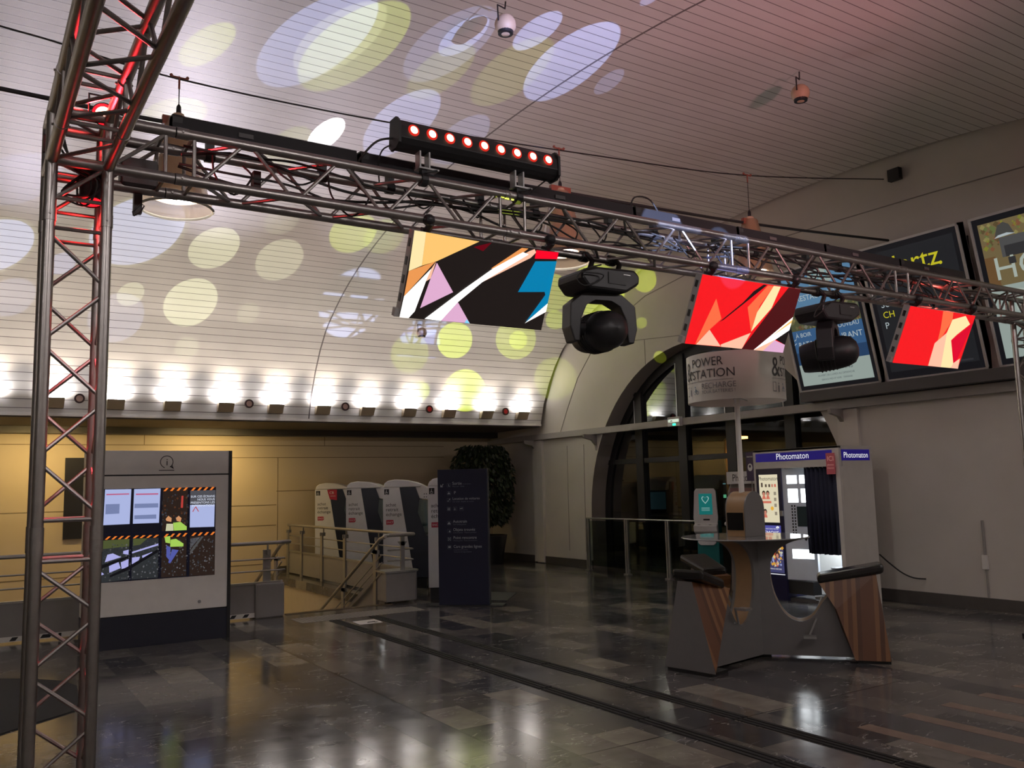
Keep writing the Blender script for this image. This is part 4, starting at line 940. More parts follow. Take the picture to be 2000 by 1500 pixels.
# ------------------------------------------------------------------ plant
t = thing('potted_tree', 'large dark weeping fig in a black pot in the far corner', 'plant', (9.45, 15.95, 0))
MB().lathe([(.001, 0), (.36, 0), (.40, .30), (.46, .60), (.43, .60), (.40, .52), (.001, .52)], n=28).build('pot', mat('pot_black', (.012, .012, .014), .4), t, True)
rnd = random.Random(11); mb = MB()
for k in range(5):
    a = k*1.256; mb.tube([(.03*math.cos(a), .03*math.sin(a), .5), (.1*math.cos(a), .1*math.sin(a), 1.1), (.34*math.cos(a+.4), .3*math.sin(a+.4), 1.8+.1*k)], [.03, .022, .008], 7)
mb.build('stem', mat('bark', (.05, .035, .025), .8), t, True)
mb = MB()
for k in range(3600):
    a = rnd.uniform(0, 2*math.pi); u = rnd.random()**.55; hz = rnd.uniform(.85, 2.5)
    rr = .72*math.sqrt(max(.03, 1-((hz-1.75)/.95)**2 if hz > 1.75 else 1-((hz-1.75)/1.15)**2))*u
    x, y = rr*math.cos(a)-.05, rr*math.sin(a)*.85; l = rnd.uniform(.09, .16); wv = l*.22
    dx, dy = math.cos(a)*.5+rnd.uniform(-.4, .4), math.sin(a)*.5+rnd.uniform(-.4, .4); dz = rnd.uniform(-1.3, -.3)
    d = Vector((dx, dy, dz)).normalized()*l; s = d.cross(Vector((rnd.uniform(-1, 1), rnd.uniform(-1, 1), .3))).normalized()*wv; p = Vector((x, y, hz))
    mb.face([p, p+d*.45+s, p+d, p+d*.45-s])
mb.build('foliage', mat('fig_leaf', (.018, .032, .012), .5, vary=.4, scale=5), t)

# ------------------------------------------------------------------ poster displays on the end wall
def cmat(n_, c, e=.9): return emat('poster_'+n_, c, e)
SX = (.008, .008, .009)
def display(lab, y_left, wd, fill):
    t = thing('poster_display', lab, 'poster display', (W-.07, y_left, 2.86), R(-90), 'slanted poster displays on the end wall', rx=0)
    t.rotation_euler = (0, 0, R(-90)); A = R(13.6)
    ax = Matrix.Rotation(A, 4, 'X'); H = 1.80
    def B(mb, name, m=None, **k): return mb.xf(ax).build(name, m, par_[0], **k)
    par_ = [t]
    cs = B(MB().box(.0, wd, .01, .13, 0, H), 'case', BLKM); par_[0] = cs
    mb = MB()
    for a in ((0, wd, 0, .03), (0, wd, H-.03, H), (0, .03, 0, H), (wd-.03, wd, 0, H)): mb.box(a[0], a[1], -.012, .14, a[2], a[3])
    B(mb, 'frame', mat('alu_frame', (.62, .61, .60), .35, .2))
    mb = MB().use(emat('poster_black_border', (.006, .006, .008), 1)); mb.face([(.03, .006, .03), (wd-.03, .006, .03), (wd-.03, .006, H-.03), (.03, .006, H-.03)])
    B(mb, 'border')
    mb = MB(); fill(mb, wd, H); B(mb, 'poster')
    MB().prism([(.2, 0), (.42, 1.7), (.06, 1.7), (.06, 0)], .15, wd-.15, 'x').build('wall_bracket', BLKM, t)
    return t
def quad(mb, m, x0, x1, z0, z1, y): mb.use(m); mb.face([(x0, y, z0), (x1, y, z0), (x1, y, z1), (x0, y, z1)])
BLU = cmat('blue', (.035, .10, .22)); BLU2 = cmat('light_blue', (.09, .20, .33)); OFF = cmat('offwhite', (.30, .36, .33)); OLV = cmat('olive', (.07, .075, .035)); TXW = cmat('text_white', (.42, .48, .50)); TXD = cmat('text_dark', (.08, .10, .11)); BLD = cmat('deep_blue', (.018, .05, .12))
def f1(mb, wd, H):
    quad(mb, BLU2, .09, wd-.09, 1.05, 1.70, .004); quad(mb, OLV, .09, wd-.09, .88, 1.22, .003)
    rnd = random.Random(5); FL = [cmat('flower%d' % k, c) for k, c in enumerate(((.12, .11, .05), (.16, .15, .12), (.05, .07, .03), (.14, .06, .03), (.2, .17, .06)))]
    for k in range(150):
        x = rnd.uniform(.11, wd-.11); z = rnd.uniform(.86, 1.22); s = rnd.uniform(.01, .035); mb.use(rnd.choice(FL)); mb.face([(x-s, .0025, z), (x, .0025, z-s), (x+s, .0025, z), (x, .0025, z+s)])
    quad(mb, BLU, .09, wd-.09, .42, .90, .002); quad(mb, BLD, .09, wd-.09, .40, .58, .0015); quad(mb, OFF, .09, wd-.09, .09, .40, .001)
    quad(mb, OFF, .55, .92, 1.50, 1.70, .001)
    mb.use(cmat('cyan_text', (.10, .28, .36))).text('ON', .17, (.735, -.001, 1.54), 'C')
    mb.use(TXW).text('RESTAURANT', .11, (.62, -.001, 1.31), 'C').text('À BOIR', .085, (.14, -.001, .80)).text('NOUVEAU', .085, (wd-.14, -.001, .84), 'R').text('RATA', .10, (.16, -.001, .66)).text('RESTAURANT', .115, (wd-.12, -.001, .68), 'R')
    mb.use(TXD).text('LES CÉLESTINS', .09, (.67, -.001, .27), 'C').text('OUVERT DU LUNDI AU DIMANCHE', .038, (.67, -.001, .20), 'C').text('SERVICE MIDI ET SOIR · TERRASSE', .034, (.67, -.001, .14), 'C')
    for (a, b) in ((.10, .76), (.09, .70)): mb.use(TXW).face([(a, -.001, b), (a+.04, -.001, b+.02), (a+.04, -.001, b+.03), (a, -.001, b+.01)])
def f2(mb, wd, H):
    quad(mb, cmat('charcoal', (.014, .015, .018)), .09, wd-.09, .12, 1.70, .004)
    YL = cmat('yellow', (.55, .50, .02)); mb.use(YL).text('Hertz', .34, (.66, -.001, 1.375), 'C'); mb.lathe([(.001, 0), (.022, 0)], (1.06, .0, 0), 10)
    for i in range(len(mb.v)-20, len(mb.v)): p = mb.v[i]; mb.v[i] = (p[0], -.001, 1.385+p[1])
    mb.use(TXW).text('SU', .12, (.15, -.001, .98)); mb.use(YL).text('CH', .12, (.15, -.001, .84)); mb.use(TXW).text('P', .12, (.15, -.001, .70))
    quad(mb, cmat('faint', (.03, .03, .035)), .95, 1.2, .14, .165, .002)
def f3(mb, wd, H):
    BG = cmat('tan', (.16, .12, .055)); quad(mb, BG, .09, wd-.09, .10, 1.70, .004)
    quad(mb, OFF, .09, wd-.09, .10, .95, .003); quad(mb, cmat('brown', (.14, .075, .03)), .09, .22, .95, 1.30, .003)
    rnd = random.Random(9); C = [cmat('leaf%d' % k, c) for k, c in enumerate(((.20, .20, .03), (.12, .15, .05), (.25, .22, .08), (.10, .07, .03), (.2, .08, .04)))]
    for k in range(120):
        x = rnd.uniform(.11, wd-.1); z = rnd.uniform(1.38, 1.68); s = rnd.uniform(.01, .04); mb.use(rnd.choice(C)); mb.face([(x-s, .0025, z), (x, .0025, z-s), (x+s, .0025, z), (x, .0025, z+s)])
    DK = cmat('sepia_dark', (.03, .03, .032)); quad(mb, cmat('picture', (.075, .075, .075)), .30, .62, 1.27, 1.50, .002); quad(mb, DK, .34, .58, 1.27, 1.40, .0015); quad(mb, DK, .78, 1.0, 1.25, 1.52, .002)
    mb.use(cmat('shade', (.06, .06, .055))).face([(.26, .001, 1.52), (.48, .001, 1.52), (.44, .001, 1.63), (.38, .001, 1.67), (.31, .001, 1.64)]); mb.use(TXW).face([(.25, .0, 1.50), (.49, .0, 1.515), (.40, .0, 1.54), (.30, .0, 1.53)])
    WL = cmat('letter_pale', (.38, .43, .38)); mb.use(WL).text('HÔTEL', .38, (.17, -.001, 1.02)).text('IBIS', .36, (.22, -.001, .64))
    quad(mb, DK, .36, .44, 1.18, 1.26, -.002); mb.use(cmat('red_note', (.42, .03, .02))).text('exp', .07, (.30, -.001, .52)); mb.face([(.42, -.001, .30), (.52, -.001, .30), (.50, -.001, .40), (.40, -.001, .40)])
    mb.face([(.46, -.001, .12), (.50, -.001, .12), (.48, -.001, .30), (.45, -.001, .30)])
display('slanted blue restaurant poster display, leftmost on the end wall', 8.38, 1.34, f1)
display('slanted black poster display with yellow lettering, middle of three', 6.96, 1.36, f2)
display('slanted tan poster display with big pale letters at the right edge', 5.47, 1.36, f3)
tag(MB().box(W-.30, W-.04, 4.0, 8.2, 2.70, 2.84).build('cable_duct', DGR), 'dark duct running under the slanted poster displays', 'duct')
t = thing('exit_sign', 'small lit emergency exit box with a green lamp on the ledge', 'exit sign', (W-.16, 11.14, 2.56), R(-90))
MB().box(0, .30, 0, .07, 0, .16).build('housing', WSH, t, bevel=.005); mb = MB().use(emat('exit_white', (.7, .8, .65), .9)); mb.face([(.02, -.001, .07), (.28, -.001, .07), (.28, -.001, .12), (.02, -.001, .12)]); mb.use(INK); mb.face([(.06, -.002, .085), (.13, -.002, .085), (.10, -.002, .105)]); mb.build('face', None, t)
MB().box(.13, .20, -.006, 0, .015, .045).build('indicator_lamp', emat('exit_green', (.02, .9, .3), 4), t)
t = thing('wall_conduit', 'thin vertical pipe with a small box on the right wall', 'pipe', (W, 5.88, 0))
MB().tube([(-.015, 0, .145), (-.015, 0, .50)], .009, 8).tube([(-.015, 0, .62), (-.015, 0, 1.06)], .014, 8).build('pipe', GRY, t, True); MB().box(-.045, 0, -.03, .03, .48, .65).build('junction_box', WHT, t, bevel=.004)
cable('black cable hanging from the photo booth to the right wall', [(10.07, 7.05, .62), (10.2, 7.0, .50), (10.30, 6.9, .38), (10.36, 6.78, .32), (10.43, 6.66, .31)], .009, None, 'power_cable')

# ------------------------------------------------------------------ glass balustrade
t = thing('glass_balustrade', 'low glass balustrade with steel posts before the arched window', 'balustrade', (10.1, 0, 0))
for y in (13.25, 12.12, 11.05, 9.98): MB().box(-.02, .02, y-.045, y-.01, 0, .97).box(-.02, .02, y+.01, y+.045, 0, .97).box(-.05, .05, y-.06, y+.06, 0, .02).build('post', GRM, t)
MB().tube([(0, 13.3, .975), (0, 9.9, .975)], .014, 8).build('top_rail', GRM, t, True)
G2 = glass('balustrade_glass', (.62, .68, .64), .05)
for a, b in ((12.17, 13.20), (11.10, 12.07), (10.03, 11.0)): MB().box(-.004, .004, a, b, .10, .93).build('glass_panel', G2, t)

# ------------------------------------------------------------------ photo booth
t = thing('photo_booth', 'white photo booth with blue name bands, lit inside, curtain half drawn', 'photo booth', (9.40, 8.47, 0), R(-90))
BW, BD, BH = 1.41, .67, 2.02
BGR = mat('booth_white', (.58, .56, .52), .5)
MB().box(0, BW, .0, .05, 1.76, BH).box(BW-.06, BW, 0, .06, .0, 1.76).box(0, .03, 0, .06, 0, 1.76).box(0, BW, 0, BD, BH-.03, BH).build('front_frame', BGR, t, bevel=.003)
MB().box(BW-.03, BW, .06, BD, 0, BH-.03).build('right_side', BGR, t); MB().box(0, .03, .06, BD, 0, BH-.03).build('left_side', BGR, t); MB().box(.03, BW-.03, BD-.03, BD, 0, BH-.03).build('back_wall', BGR, t)
MB().box(.03, BW-.03, .06, BD-.03, 1.76, 1.79).build('inner_ceiling', WSH, t); MB().box(.45, BW-.03, .06, BD-.03, .0, .04).build('inner_floor', DGR, t)
BLB = emat('booth_blue', (.022, .012, .22), .5)
mb = MB().use(BLB).box(.05, 1.31, -.004, 0, 1.855, 1.97); mb.use(emat('booth_white_text', (.85, .85, .9), .9)).text('Photomaton', .118, (.68, -.005, 1.878), 'C', sx=.92); mb.build('name_band', None, t)
mb = MB().use(BLB).box(BW, BW+.004, .05, .62, 1.83, 1.97); mb.use(emat('booth_white_text', (1, 1, 1))).text('Photomaton', .105, (BW+.005, .335, 1.865), 'C', ux=(0, 1, 0), sx=.95); mb.build('side_name_band', None, t)
MB().box(.03, .46, .01, .40, .0, 1.76).build('machine_column', mat('booth_navy', (.012, .012, .05), .3), t)
CRM = emat('lightbox_cream', (.82, .74, .52), .85)
mb = MB().use(CRM).box(.08, .40, .004, .01, 1.03, 1.68); D_ = emat('lightbox_dark', (.10, .07, .05), .8); SK = emat('lightbox_skin', (.62, .25, .17), .85); RD2 = emat('lightbox_red', (.70, .18, .12), .85); HR = emat('lightbox_hair', (.05, .03, .02), .8)
mb.use(emat('lightbox_ink', (.05, .05, .04), .8)).text('Photomaton', .075, (.24, .003, 1.60), 'C', sx=.9)
for x, z in ((.155, 1.42), (.225, 1.42), (.165, 1.17)):
    for m_, s, dz in ((HR, .030, .006), (SK, .022, -.006)):
        mb.use(m_); mb.face([(x+s*math.cos(R(k*30)), .0028 if m_ == HR else .0022, z+dz+s*1.25*math.sin(R(k*30))) for k in range(12)])
    mb.use(RD2); mb.face([(x-.035, .003, z-.075), (x+.035, .003, z-.075), (x+.02, .003, z-.03), (x-.02, .003, z-.03)])
mb.use(RD2).box(.10, .28, .0015, .002, 1.29, 1.32)
for x in (.13, .20, .26, .31, .36): mb.use(D_ if x < .15 else random.Random(int(x*100)).choice((SK, RD2, D_))).box(x-.015, x+.015, .0015, .003, 1.51, 1.55+(.02 if x < .15 else 0))
for z in (1.42, 1.34, 1.26, 1.15): mb.use(emat('lightbox_grey', (.35, .30, .22), .8)).box(.33, .37, .0015, .003, z-.02, z+.025)
mb.use(emat('lightbox_sun', (.85, .45, .05), .9)); mb.face([(.29+.028*math.cos(R(k*30)), .001, 1.22+.028*math.sin(R(k*30))) for k in range(12)])
mb.build('light_box', None, t)
mb = MB().use(emat('ad_blue', (.10, .10, .42), .8)).box(.09, .41, .004, .01, .80, .99).use(emat('ad_pink', (.45, .03, .10), .8))
rnd = random.Random(2)
for k in range(26): x, z = rnd.uniform(.1, .4), rnd.uniform(.81, .845); mb.use(emat(('ad_pink', 'ad_cyan', 'ad_pale')[k % 3], ((.45, .03, .10), (.2, .5, .8), (.7, .7, .8))[k % 3], .8)); mb.face([(x-.012, .003, z), (x, .003, z-.012), (x+.012, .003, z), (x, .003, z+.012)])
mb.use(emat('booth_white_text', (1, 1, 1))).text('EMOJIS', .075, (.25, .002, .865), 'C', sx=1.15).text('LE PHOTOMATON DES', .024, (.25, .002, .935), 'C'); mb.face([(.33, .003, .955), (.39, .003, .955), (.385, .003, .975), (.36, .003, .985), (.335, .003, .972)])
mb.build('emoji_advert', None, t)
mb = MB().use(emat('ad_night', (.06, .06, .16), .8)).box(.10, .43, .004, .01, .36, .72)
for k in range(70):
    x, z = rnd.uniform(.11, .42), rnd.uniform(.44, .71); s = rnd.uniform(.008, .03); mb.use(emat('adp%d' % (k % 5), ((.8, .4, .05), (.7, .7, .55), (.6, .08, .03), (.35, .4, .7), (.85, .6, .2))[k % 5], .8)); mb.face([(x-s, .003, z), (x, .003, z-s), (x+s, .003, z), (x, .003, z+s)])
mb.use(HR); mb.face([(.33+.035*math.cos(R(k*30)), .002, .60+.05*math.sin(R(k*30))) for k in range(12)]); mb.use(SK); mb.face([(.33+.022*math.cos(R(k*30)), .001, .585+.03*math.sin(R(k*30))) for k in range(12)])
mb.use(emat('booth_white_text', (1, 1, 1))).text('NOUVEAUX DÉCORS', .026, (.265, .002, .40), 'C').box(.09, .44, .0, .006, .335, .345); mb.build('lower_advert', None, t)
# inside
INW = mat('booth_inner_white', (.62, .66, .72), .35)
MB().prism([(.46, .03), (.86, .16), (.86, .20), (.46, .10)], .28, 1.76, 'z').build('console_panel', INW, t, bevel=.003)
EW = emat('booth_lamp', (.92, .97, 1), 5)
def on(x, z, dy=.0): k = (x-.46)/.40; return (x, .03+.13*k-.003-dy, z)
for a, b, c, d in ((.525, .655, 1.55, 1.66), (.69, .81, 1.55, 1.66), (.53, .66, 1.30, 1.48), (.70, .82, 1.30, 1.48), (.545, .82, .56, .68)): MB().face([on(a, c), on(b, c), on(b, d), on(a, d)]).build('flash_lamp', EW, t)
mb = MB().use(mat('booth_screen', (.03, .045, .045), .2)); mb.face([on(.635, .98), on(.80, .98), on(.80, 1.245), on(.635, 1.245)]); mb.use(INK); mb.face([on(.70, .835), on(.73, .79), on(.76, .835), on(.73, .88)])
for k in range(11):
    for x in (.565, .60): mb.face([on(x, .84+.04*k), on(x+.018, .84+.04*k), on(x+.018, .865+.04*k), on(x, .865+.04*k)])
mb.build('booth_screen', None, t)
MB().box(.46, .86, .04, .2, .10, .27).build('console_base', BLK, t)
MB().box(.87, BW-.08, .30, BD-.04, .3, .34).lathe([(.10, 0), (.12, .02), (.12, .04), (.001, .045)], (1.1, .3, .42), 20).lathe([(.02, .04), (.02, .42)], (1.1, .3, 0), 10).build('stool', GRM, t)
MB().box(.87, BW-.03, BD-.05, BD-.03, .04, 1.76).build('inner_wall', INW, t)
mb = MB(); n = 34; v = []
for k in range(n+1):
    x = .83+(.50)*k/n; y = .035+.022*math.sin(k*1.35)+.006*math.sin(k*3.1)
    v += [(x, y, .64+.004*math.sin(k)), (x, y, 1.765)]
mb.raw(v, [(2*k, 2*k+2, 2*k+3, 2*k+1) for k in range(n)]); o = mb.build('curtain', mat('curtain_navy', (.012, .014, .035), .85), t, True); o.modifiers.clear(); o.modifiers.new('s', 'SOLIDIFY').thickness = .003
MB().tube([(.46, .05, 1.755), (BW-.05, .05, 1.755)], .008, 8).build('curtain_rail', GRM, t)
mb = MB().use(emat('ici_red', (.22, .04, .045), .6)); i0 = 0; mb.box(1.24, 1.37, -.035, -.03, 1.66, 1.93); mb.use(emat('ici_text', (.55, .25, .22), .6)).text('ICI', .085, (1.305, -.037, 1.83), 'C').text('photos', .035, (1.305, -.037, 1.77), 'C').text("d'identité", .028, (1.305, -.037, 1.73), 'C'); mb.build('hanging_sign', None, t)
mb = MB().box(.43, .47, -.012, .01, 1.12, 1.19); mb.build('door_handle', GRM, t)
bx = Vector((9.40, 8.47, 0))
point('booth_lamp', (9.60, 7.72, 1.5), 34, (.85, .93, 1), .08); point('booth_lamp_low', (9.72, 7.45, .9), 20, (.85, .93, 1), .08)

# ------------------------------------------------------------------ photo kiosk and teal stand beside the booth
t = thing('photo_kiosk', 'brown grey self service photo kiosk standing left of the photo booth', 'kiosk', (9.62, 9.22, 0), R(-90))
KB = mat('kiosk_brown', (.20, .165, .15), .4)
MB().prism([(.0, 0), (.55, 0), (.55, 1.62), (.12, 1.62), (.02, 1.45), (.04, 1.0), (-.05, .92), (-.05, .80), (.04, .74)], .0, .62, 'x').build('body', KB, t, bevel=.02)
mb = MB().box(.02, .60, .0, .10, 1.56, 1.74); mb.build('header', WSH, t, bevel=.006); MB().text('Photos', .15, (.31, -.002, 1.60), 'C', sx=.85).build('header_lettering', INK, t)
mb = MB(); mb.face([(.10, -.0, 1.10), (.46, -.0, 1.10), (.46, -.0, 1.36), (.10, -.0, 1.36)]); mb.xf(Matrix.Translation((0, .015, 0))).build('touch_screen', mat('kiosk_screen', (.30, .33, .36), .2), t)
mb = MB().use(mat('kiosk_sticker', (.22, .10, .10), .5)).box(.08, .54, .0, .012, 1.42, 1.50); mb.build('sticker_band', None, t)
mb = MB()
for x in (.0, .62): mb.lathe([(.001, 0), (.04, 0), (.045, .02)], n=14).xf(Matrix.Identity(4))
mb = MB().ball((.0, -.02, .98), .035).ball((.60, -.02, 1.27), .03); mb.build('knob', WSH, t, True)
t = thing('photo_banner', 'narrow purple vertical sign with a white figure next to the booth', 'sign', (9.42, 8.62, 1.62), R(-90))
mb = MB().use(mat('banner_purple', (.035, .015, .07), .5)).box(0, .14, 0, .012, -.02, .38).use(WIN).text('identité', .035, (.07, -.001, .31), 'C'); mb.face([(.07+.045*math.cos(R(k*30)), -.001, .17+.055*math.sin(R(k*30))) for k in range(12)])
mb.use(mat('banner_purple', (.035, .015, .07))); mb.face([(.07+.02*math.cos(R(k*30)), -.002, .185+.02*math.sin(R(k*30))) for k in range(12)]); mb.build('sign_board', None, t)
MB().tube([(.07, .02, -.02), (.07, .03, -1.6)], .008, 6).build('pole', GRM, t)
t = thing('teal_terminal', 'slim teal and white terminal with a heart on its screen', 'terminal', (9.72, 9.98, 0), R(-62))
TL = mat('teal_paint', (.005, .13, .13), .4)
MB().box(.0, .34, .02, .22, 0, 1.0).box(.03, .31, .02, .16, 1.0, 1.46).build('column', TL, t, bevel=.01)
MB().prism([(.02, 1.50), (.30, 1.50), (.33, 1.46), (.35, 1.05), (.30, .66), (.26, .63), (.06, .63), (.02, .66), (-.04, 1.05), (-.01, 1.46)], .0, .03, 'y').build('white_front', WSH, t, bevel=.008)
MB().prism([(-.09, .93), (.0, .97), (.0, .80), (-.07, .84)], -.02, .35, 'x').build('shelf', WSH, t, bevel=.01)
mb = MB().use(emat('teal_screen', (.01, .17, .16), .7)).box(.06, .27, -.004, 0, 1.10, 1.42); mb.use(emat('teal_screen_text', (.45, .65, .62), .7))
for sgn in (-1, 1):
    pts = [(0, -.065), (.045, -.015), (.06, .02), (.045, .048), (.02, .045), (0, .02)]
    for (a, b), (c, d) in zip(pts, pts[1:]): mb.face([(.165+sgn*a, -.006, 1.33+b), (.165+sgn*c, -.006, 1.33+d), (.165+sgn*c*.8, -.006, 1.332+d*.8), (.165+sgn*a*.8, -.006, 1.332+b*.8)])
for z in (1.20, 1.18, 1.16): mb.box(.10, .23, -.006, -.005, z, z+.005)
mb.build('display', None, t)
mb = MB().use(BLK).box(.12, .22, -.004, 0, 1.01, 1.035).use(RED).box(.12, .19, -.004, 0, .70, .745); mb.build('sticker', None, t)
mb = MB().lathe([(.001, 0), (.022, 0), (.022, -.004)], (.06, -.05, .955), 12).lathe([(.001, 0), (.022, 0), (.022, -.004)], (.24, -.05, .955), 12); mb.build('button', GRM, t)

# ------------------------------------------------------------------ pedal charging table
TX, TY = 6.30, 5.76
TG = mat('station_grey', (.16, .155, .155), .35); WD1 = stripes('pedestal_slats', 0, [(.12, .045, .018), (.20, .09, .035), (.085, .032, .014), (.26, .13, .05)], 28); WDP = mat('plywood', (.30, .18, .085), .45, vary=.15, scale=14)
t = thing('charging_table', 'round glass topped charging table with three pedal seats and a drum sign on a pole', 'table', (TX, TY, 0), R(10))
for k, a in enumerate((180, 300, 68)):
    # three arms, each with panel, seat pedestal, cushion and pedals
    Ma = Matrix.Rotation(R(a), 4, 'Z') @ Matrix.Diagonal((1.07 if k == 1 else 1, 1, 1, 1))
    key_ = [(.70, .42), (.64, .60), (.56, .50), (.47, .37), (.36, .33), (.25, .40), (.17, .58), (.15, .80), (.20, .94), (.32, 1.03), (.46, 1.07)]; crv = []
    for i in range(1, len(key_)-1):
        a_, b_, c_, d_ = (Vector(key_[min(max(q, 1), len(key_)-1)]) for q in (i-1, i, i+1, i+2))
        for u in (0, .25, .5, .75): crv.append(tuple(.5*((2*b_)+(c_-a_)*u+(2*a_-5*b_+4*c_-d_)*u*u+(3*b_-a_-3*c_+d_)*u**3)))
    prof_ = [(0, .03), (.86, .03), (.70, .42)]+crv+[(.46, 1.07), (0, 1.07)]
    for s in (-1, 1):
        mb = MB(); n = len(prof_); v = [(x, s*.095-.012, z) for x, z in prof_]+[(x, s*.095+.012, z) for x, z in prof_]
        mb.raw(v, [tuple(range(n)), tuple(range(2*n-1, n-1, -1))]+[(i, (i+1) % n, (i+1) % n+n, i+n) for i in range(n)]); mb.xf(Ma).build('arm_panel', TG, t)
    mb = MB(); seq = prof_[3:-1]
    mb.raw([(x, y, z) for x, z in seq for y in (-.083, .083)], [(2*i, 2*i+1, 2*i+3, 2*i+2) for i in range(len(seq)-1)]); mb.xf(Ma).build('arm_lining', WDP, t, True)
    A_, B_, C_, D_2, E_, F_, G_ = (1.05, -.25, .03), (1.05, .27, .03), (.99, .03, .755), (.99, -.12, .755), (.56, .12, .67), (.54, -.13, .67), (.78, -.25, .03)
    G2_ = (.66, -.18, .45); mb = MB().use(TG); mb.face([A_, B_, C_, D_2]); mb.use(WD1)
    mb.face([B_, E_, C_]); mb.face([A_, D_2, F_, G2_, G_]); mb.face([D_2, C_, E_, F_]); mb.face([F_, E_, B_, G_, G2_]); sp_ = mb.xf(Ma).build('seat_pedestal', None, t)
    ri, ro, sl = ((.64, 1.02, .30), (.53, 1.05, .20), (.60, 1.03, .28))[k]
    mb = MB().raw([(x, y, z+sl*(x-.8)+.034) for z in (.68, .765) for x, y in ((ri, -.13), (ro, -.16), (ro, .16), (ri, .13))], [(0, 3, 2, 1), (4, 5, 6, 7), (0, 1, 5, 4), (1, 2, 6, 5), (2, 3, 7, 6), (3, 0, 4, 7)]); q_ = mb.xf(Ma).build('cushion', mat('black_vinyl', (.018, .017, .016), .22), sp_, bevel=.028)
    mb = MB().tube([(.50, -.10, .36), (.50, -.15, .36), (.44, -.16, .22), (.44, -.24, .22)], .010, 8).box(.39, .49, -.30, -.20, .21, .23)
    mb.tube([(.50, .10, .36), (.50, .15, .36), (.56, .16, .50), (.56, .24, .50)], .010, 8).box(.51, .61, .20, .30, .49, .51); mb.xf(Ma).build('pedal', GRM, t)
    MB().box(.80, 1.05, -.22, .22, .0, .028).xf(Ma).build('foot', BLK, t)
    MB().box(.0, .12, -.04, .04, .0, .028).xf(Ma).build('foot', BLK, t)
OX, OY = -.045, .04; OFF_ = Matrix.Translation((OX, OY, 0))
MB().lathe([(.001, 1.075), (.58, 1.075), (.585, 1.08), (.58, 1.088), (.001, 1.088)], (OX, OY, 0), 48).build('table_top', mat('table_top_gloss', (.26, .27, .27), .08, coat=.5), t, True)
# console on the table: arched box
ar = [(-.13, 0), (.20, 0)]+[(.035+.165*math.cos(R(k*15)), .25+.165*math.sin(R(k*15))) for k in range(13)]
for s in (-.105, .095): MB().prism([(x, 1.089+z) for x, z in ar], s, s+.01, 'y').xf(OFF_).build('console_side', TG, t)
mb = MB(); seq = ar[1:]+[ar[0]]; mb.raw([(x, y, 1.089+z) for x, z in seq for y in (-.094, .094)], [(2*i, 2*i+1, 2*i+3, 2*i+2) for i in range(len(seq)-1)]); csh = mb.xf(OFF_).build('console_shell', WDP, t, True)
MB().box(-.137, -.129, -.085, .085, 1.15, 1.31).xf(OFF_).build('console_screen', mat('console_black', (.006, .006, .007), .15), csh)
MB().tube([(.0, 0, 1.45), (-.0, 0, 2.40)], .026, 14).xf(OFF_).build('pole', WHT, t, True)
DR, D0, D1 = .455, 2.345, 2.79
MB().lathe([(DR-.008, D0), (DR, D0), (DR, D1), (DR-.008, D1), (DR-.008, D0)], n=72).xf(OFF_).build('drum', mat('drum_cream', (.62, .60, .54), .6, vary=.03), t, True)
mb = MB()
for k in range(3): a = R(120*k+20); mb.tube([(0, 0, 2.40), ((DR-.01)*math.cos(a), (DR-.01)*math.sin(a), 2.40)], .006, 6)
mb.lathe([(.001, 2.41), (.03, 2.41), (.03, 2.38)], n=12).xf(OFF_).build('drum_spoke', GRM, t)
cam_az = math.degrees(math.atan2(-TY, -TX))-10
def cyl(base):
    def f(x, y): a = R(base)+x/DR; return ((DR+.004)*math.cos(a), (DR+.004)*math.sin(a), y)
    return f
mb = MB().use(mat('drum_ink', (.05, .05, .05), .6)); 
def ctext(s, size, ang, z, m=None, wdt=None):
    V, F, wd = glyphs(s); k = wdt/wd if wdt else size
    f = cyl(cam_az+ang); mb.raw([f(x*k, z+y*size) for x, y in V], F)
for r_ in (-75, 45, 165):
    mb.use(mat('drum_ink', (.05, .05, .05), .6)); ctext('&', .26, r_, 2.55, wdt=.125); ctext("'", .16, r_+15, 2.52, wdt=.02)
    ctext('POWER', .115, r_+17, 2.665, wdt=.36); ctext('STATION', .115, r_+17, 2.555, wdt=.46)
    f = cyl(cam_az+r_); mb.use(mat('drum_ink_grey', (.20, .20, .20), .6))
    for k in range(20): a_, b_ = k*.029, (k+1)*.029; mb.face([f(a_, 2.527), f(b_, 2.527), f(b_, 2.531), f(a_, 2.531)])
    ctext('RECHARGE', .075, r_+33, 2.455, wdt=.34); ctext('YOUR BATTERIES !', .045, r_+33, 2.41, wdt=.33)
    def rect(x0, x1, z0, z1): mb.face([f(x0, z0), f(x1, z0), f(x1, z1), f(x0, z1)])
    for a_ in ((.01, .055, 2.49, 2.495), (.01, .055, 2.405, 2.415), (.01, .015, 2.405, 2.495), (.05, .055, 2.405, 2.495), (.085, .105, 2.405, 2.465), (.09, .10, 2.475, 2.49)): rect(*a_)
    mb.use(mat('drum_bike_blue', (.12, .22, .30), .6))
    for cx in (.165, .205):
        for k in range(12): a_, b_ = R(30*k), R(30*k+30); mb.face([f(cx+q*math.cos(v), 2.43+q*math.sin(v)) for q, v in ((.014, a_), (.018, a_), (.018, b_), (.014, b_))])
    mb.face([f(.165, 2.43), f(.172, 2.43), f(.19, 2.465), f(.183, 2.467)]); mb.face([f(.17, 2.455), f(.20, 2.44), f(.205, 2.446), f(.175, 2.462)]); mb.face([f(.165, 2.475), f(.178, 2.475), f(.178, 2.488), f(.165, 2.488)])
mb.xf(OFF_).build('drum_lettering', None, t)

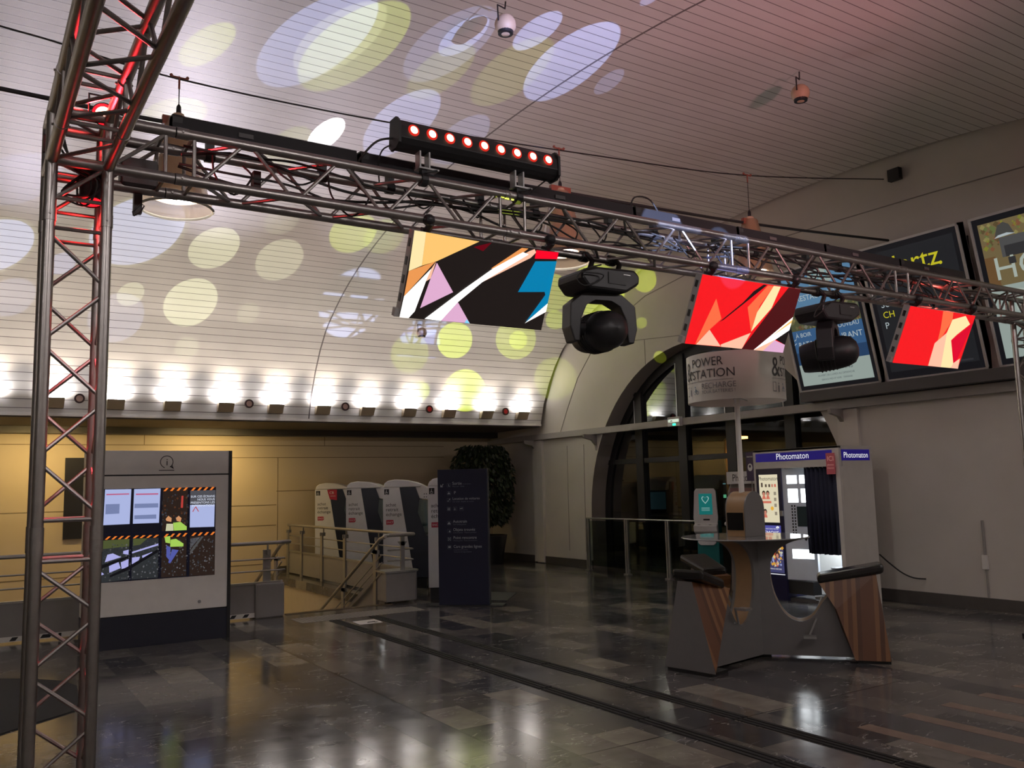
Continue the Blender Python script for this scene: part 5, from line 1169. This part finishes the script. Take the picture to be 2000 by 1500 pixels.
# ------------------------------------------------------------------ floor guidance
STRP = mat('guide_strip_black', (.008, .008, .008), .85)
for lb, x, y0 in (('left tactile guide strip of three ribs across the floor', 4.03, 2.4), ('right tactile guide strip of three ribs across the floor', 4.56, 2.0)):
    t = thing('guide_strip', lb, 'floor strip', (x, 0, 0), 0, 'tactile guide strips')
    for k in (-1, 0, 1):
        mb = MB(); y = y0
        while y < 10.5: mb.box(k*.045-.015, k*.045+.015, y, min(y+1.15, 10.55), 0, .006); y += 1.17
        mb.build('rib', STRP, t)
DOTM = mat('dot_metal', (.42, .40, .36), .35, .5)
t = thing('warning_dot_strip', 'band of small raised studs on the floor at the head of the stairs', 'floor strip', (0, 0, 0)); mb = MB()
for i in range(34):
    for j in range(9):
        x, y = 3.66+.05*i, 10.62+.05*j; mb.lathe([(.013, 0), (.010, .005), (.001, .006)], (x, y, 0), 6)
mb.use(DOTM); mb.m = [0]*len(mb.f); mb.use(STN).box(3.63, 5.34, 10.59, 11.05, 0, .001); mb.build('studded_plate', None, t)
mb = MB().use(WHT); mb.face([(4.14, 9.98, .003), (4.44, 9.98, .003), (4.46, 10.30, .003), (4.16, 10.27, .003)]); mb.use(INK); mb.face([(4.26, 10.05, .004), (4.38, 10.07, .004), (4.40, 10.14, .004), (4.30, 10.12, .004)]); mb.face([(4.36, 10.02, .004), (4.41, 10.04, .004), (4.40, 10.08, .004), (4.35, 10.06, .004)])
tag(mb.build('floor_sticker'), 'white sticker with a black mark between the guide strips', 'sticker')
tag(MB().box(3.72, 5.24, WY0-.06, WY0+.03, .0, .008).build('stair_nosing', mat('nosing_brass', (.12, .09, .05), .4, .4)), 'dark metal nosing at the top of the stairs', 'stair nosing')

# ------------------------------------------------------------------ outside, behind the arched window
t = thing('street_lamp', 'street lamp with warm orange head seen through the arched window', 'street lamp', (22, 21.0, 0))
MB().tube([(0, 0, -.1), (0, 0, 3.0), (.0, -.1, 3.05), (0, -.7, 3.1)], .06, 8).build('pole', mat('lamp_pole', (.30, .16, .06), .5), t, True); MB().box(-.12, .12, -.9, -.5, 3.0, 3.08).build('lamp_head', emat('street_lamp_glow', (1, .5, .12), 9), t)
spot('street_lamp_light', (22, 20.4, 2.98), (0, .1, -1), 130, 60, (1, .5, .15), .5, .1)
t = thing('reflection_bands', 'cyan and green glowing bands added outside, standing in for a reflection in the window', 'sign', (24, 23.0, 1.0)); MB().box(0, .1, -1.0, .15, .0, .12).build('green_band', emat('reflection_green', (.15, .55, .30), .9), t); MB().box(0, .1, -1.0, .15, .5, .54).build('cyan_band', emat('reflection_cyan', (.2, .45, .5), .5), t); MB().box(.1, .2, -1.4, .4, -1.1, .8).build('backing', BLK, t)  # glowing bands added outside to imitate a reflection in the window glass
mb = MB(); tag(MB().box(34, 36, 6, 44, -.1, 5.2).build('building', mat('far_building', (.06, .05, .045), .8)), 'dark low building across the street, beyond the window', 'building')
spot('street_fill', (26, 24, 8), (.6, .0, -1), 140, 60, (1, .75, .5), .6, .3)
mb = MB()
for k in range(7): x = 5.04+.465*k; mb.box(x-.065, x+.065, -1.0, 3.74, 0, .0012)
struct(mb.build('trim_8', mat('inlay_brown_stone', (.20, .145, .115), .22, vary=.25, scale=9)))
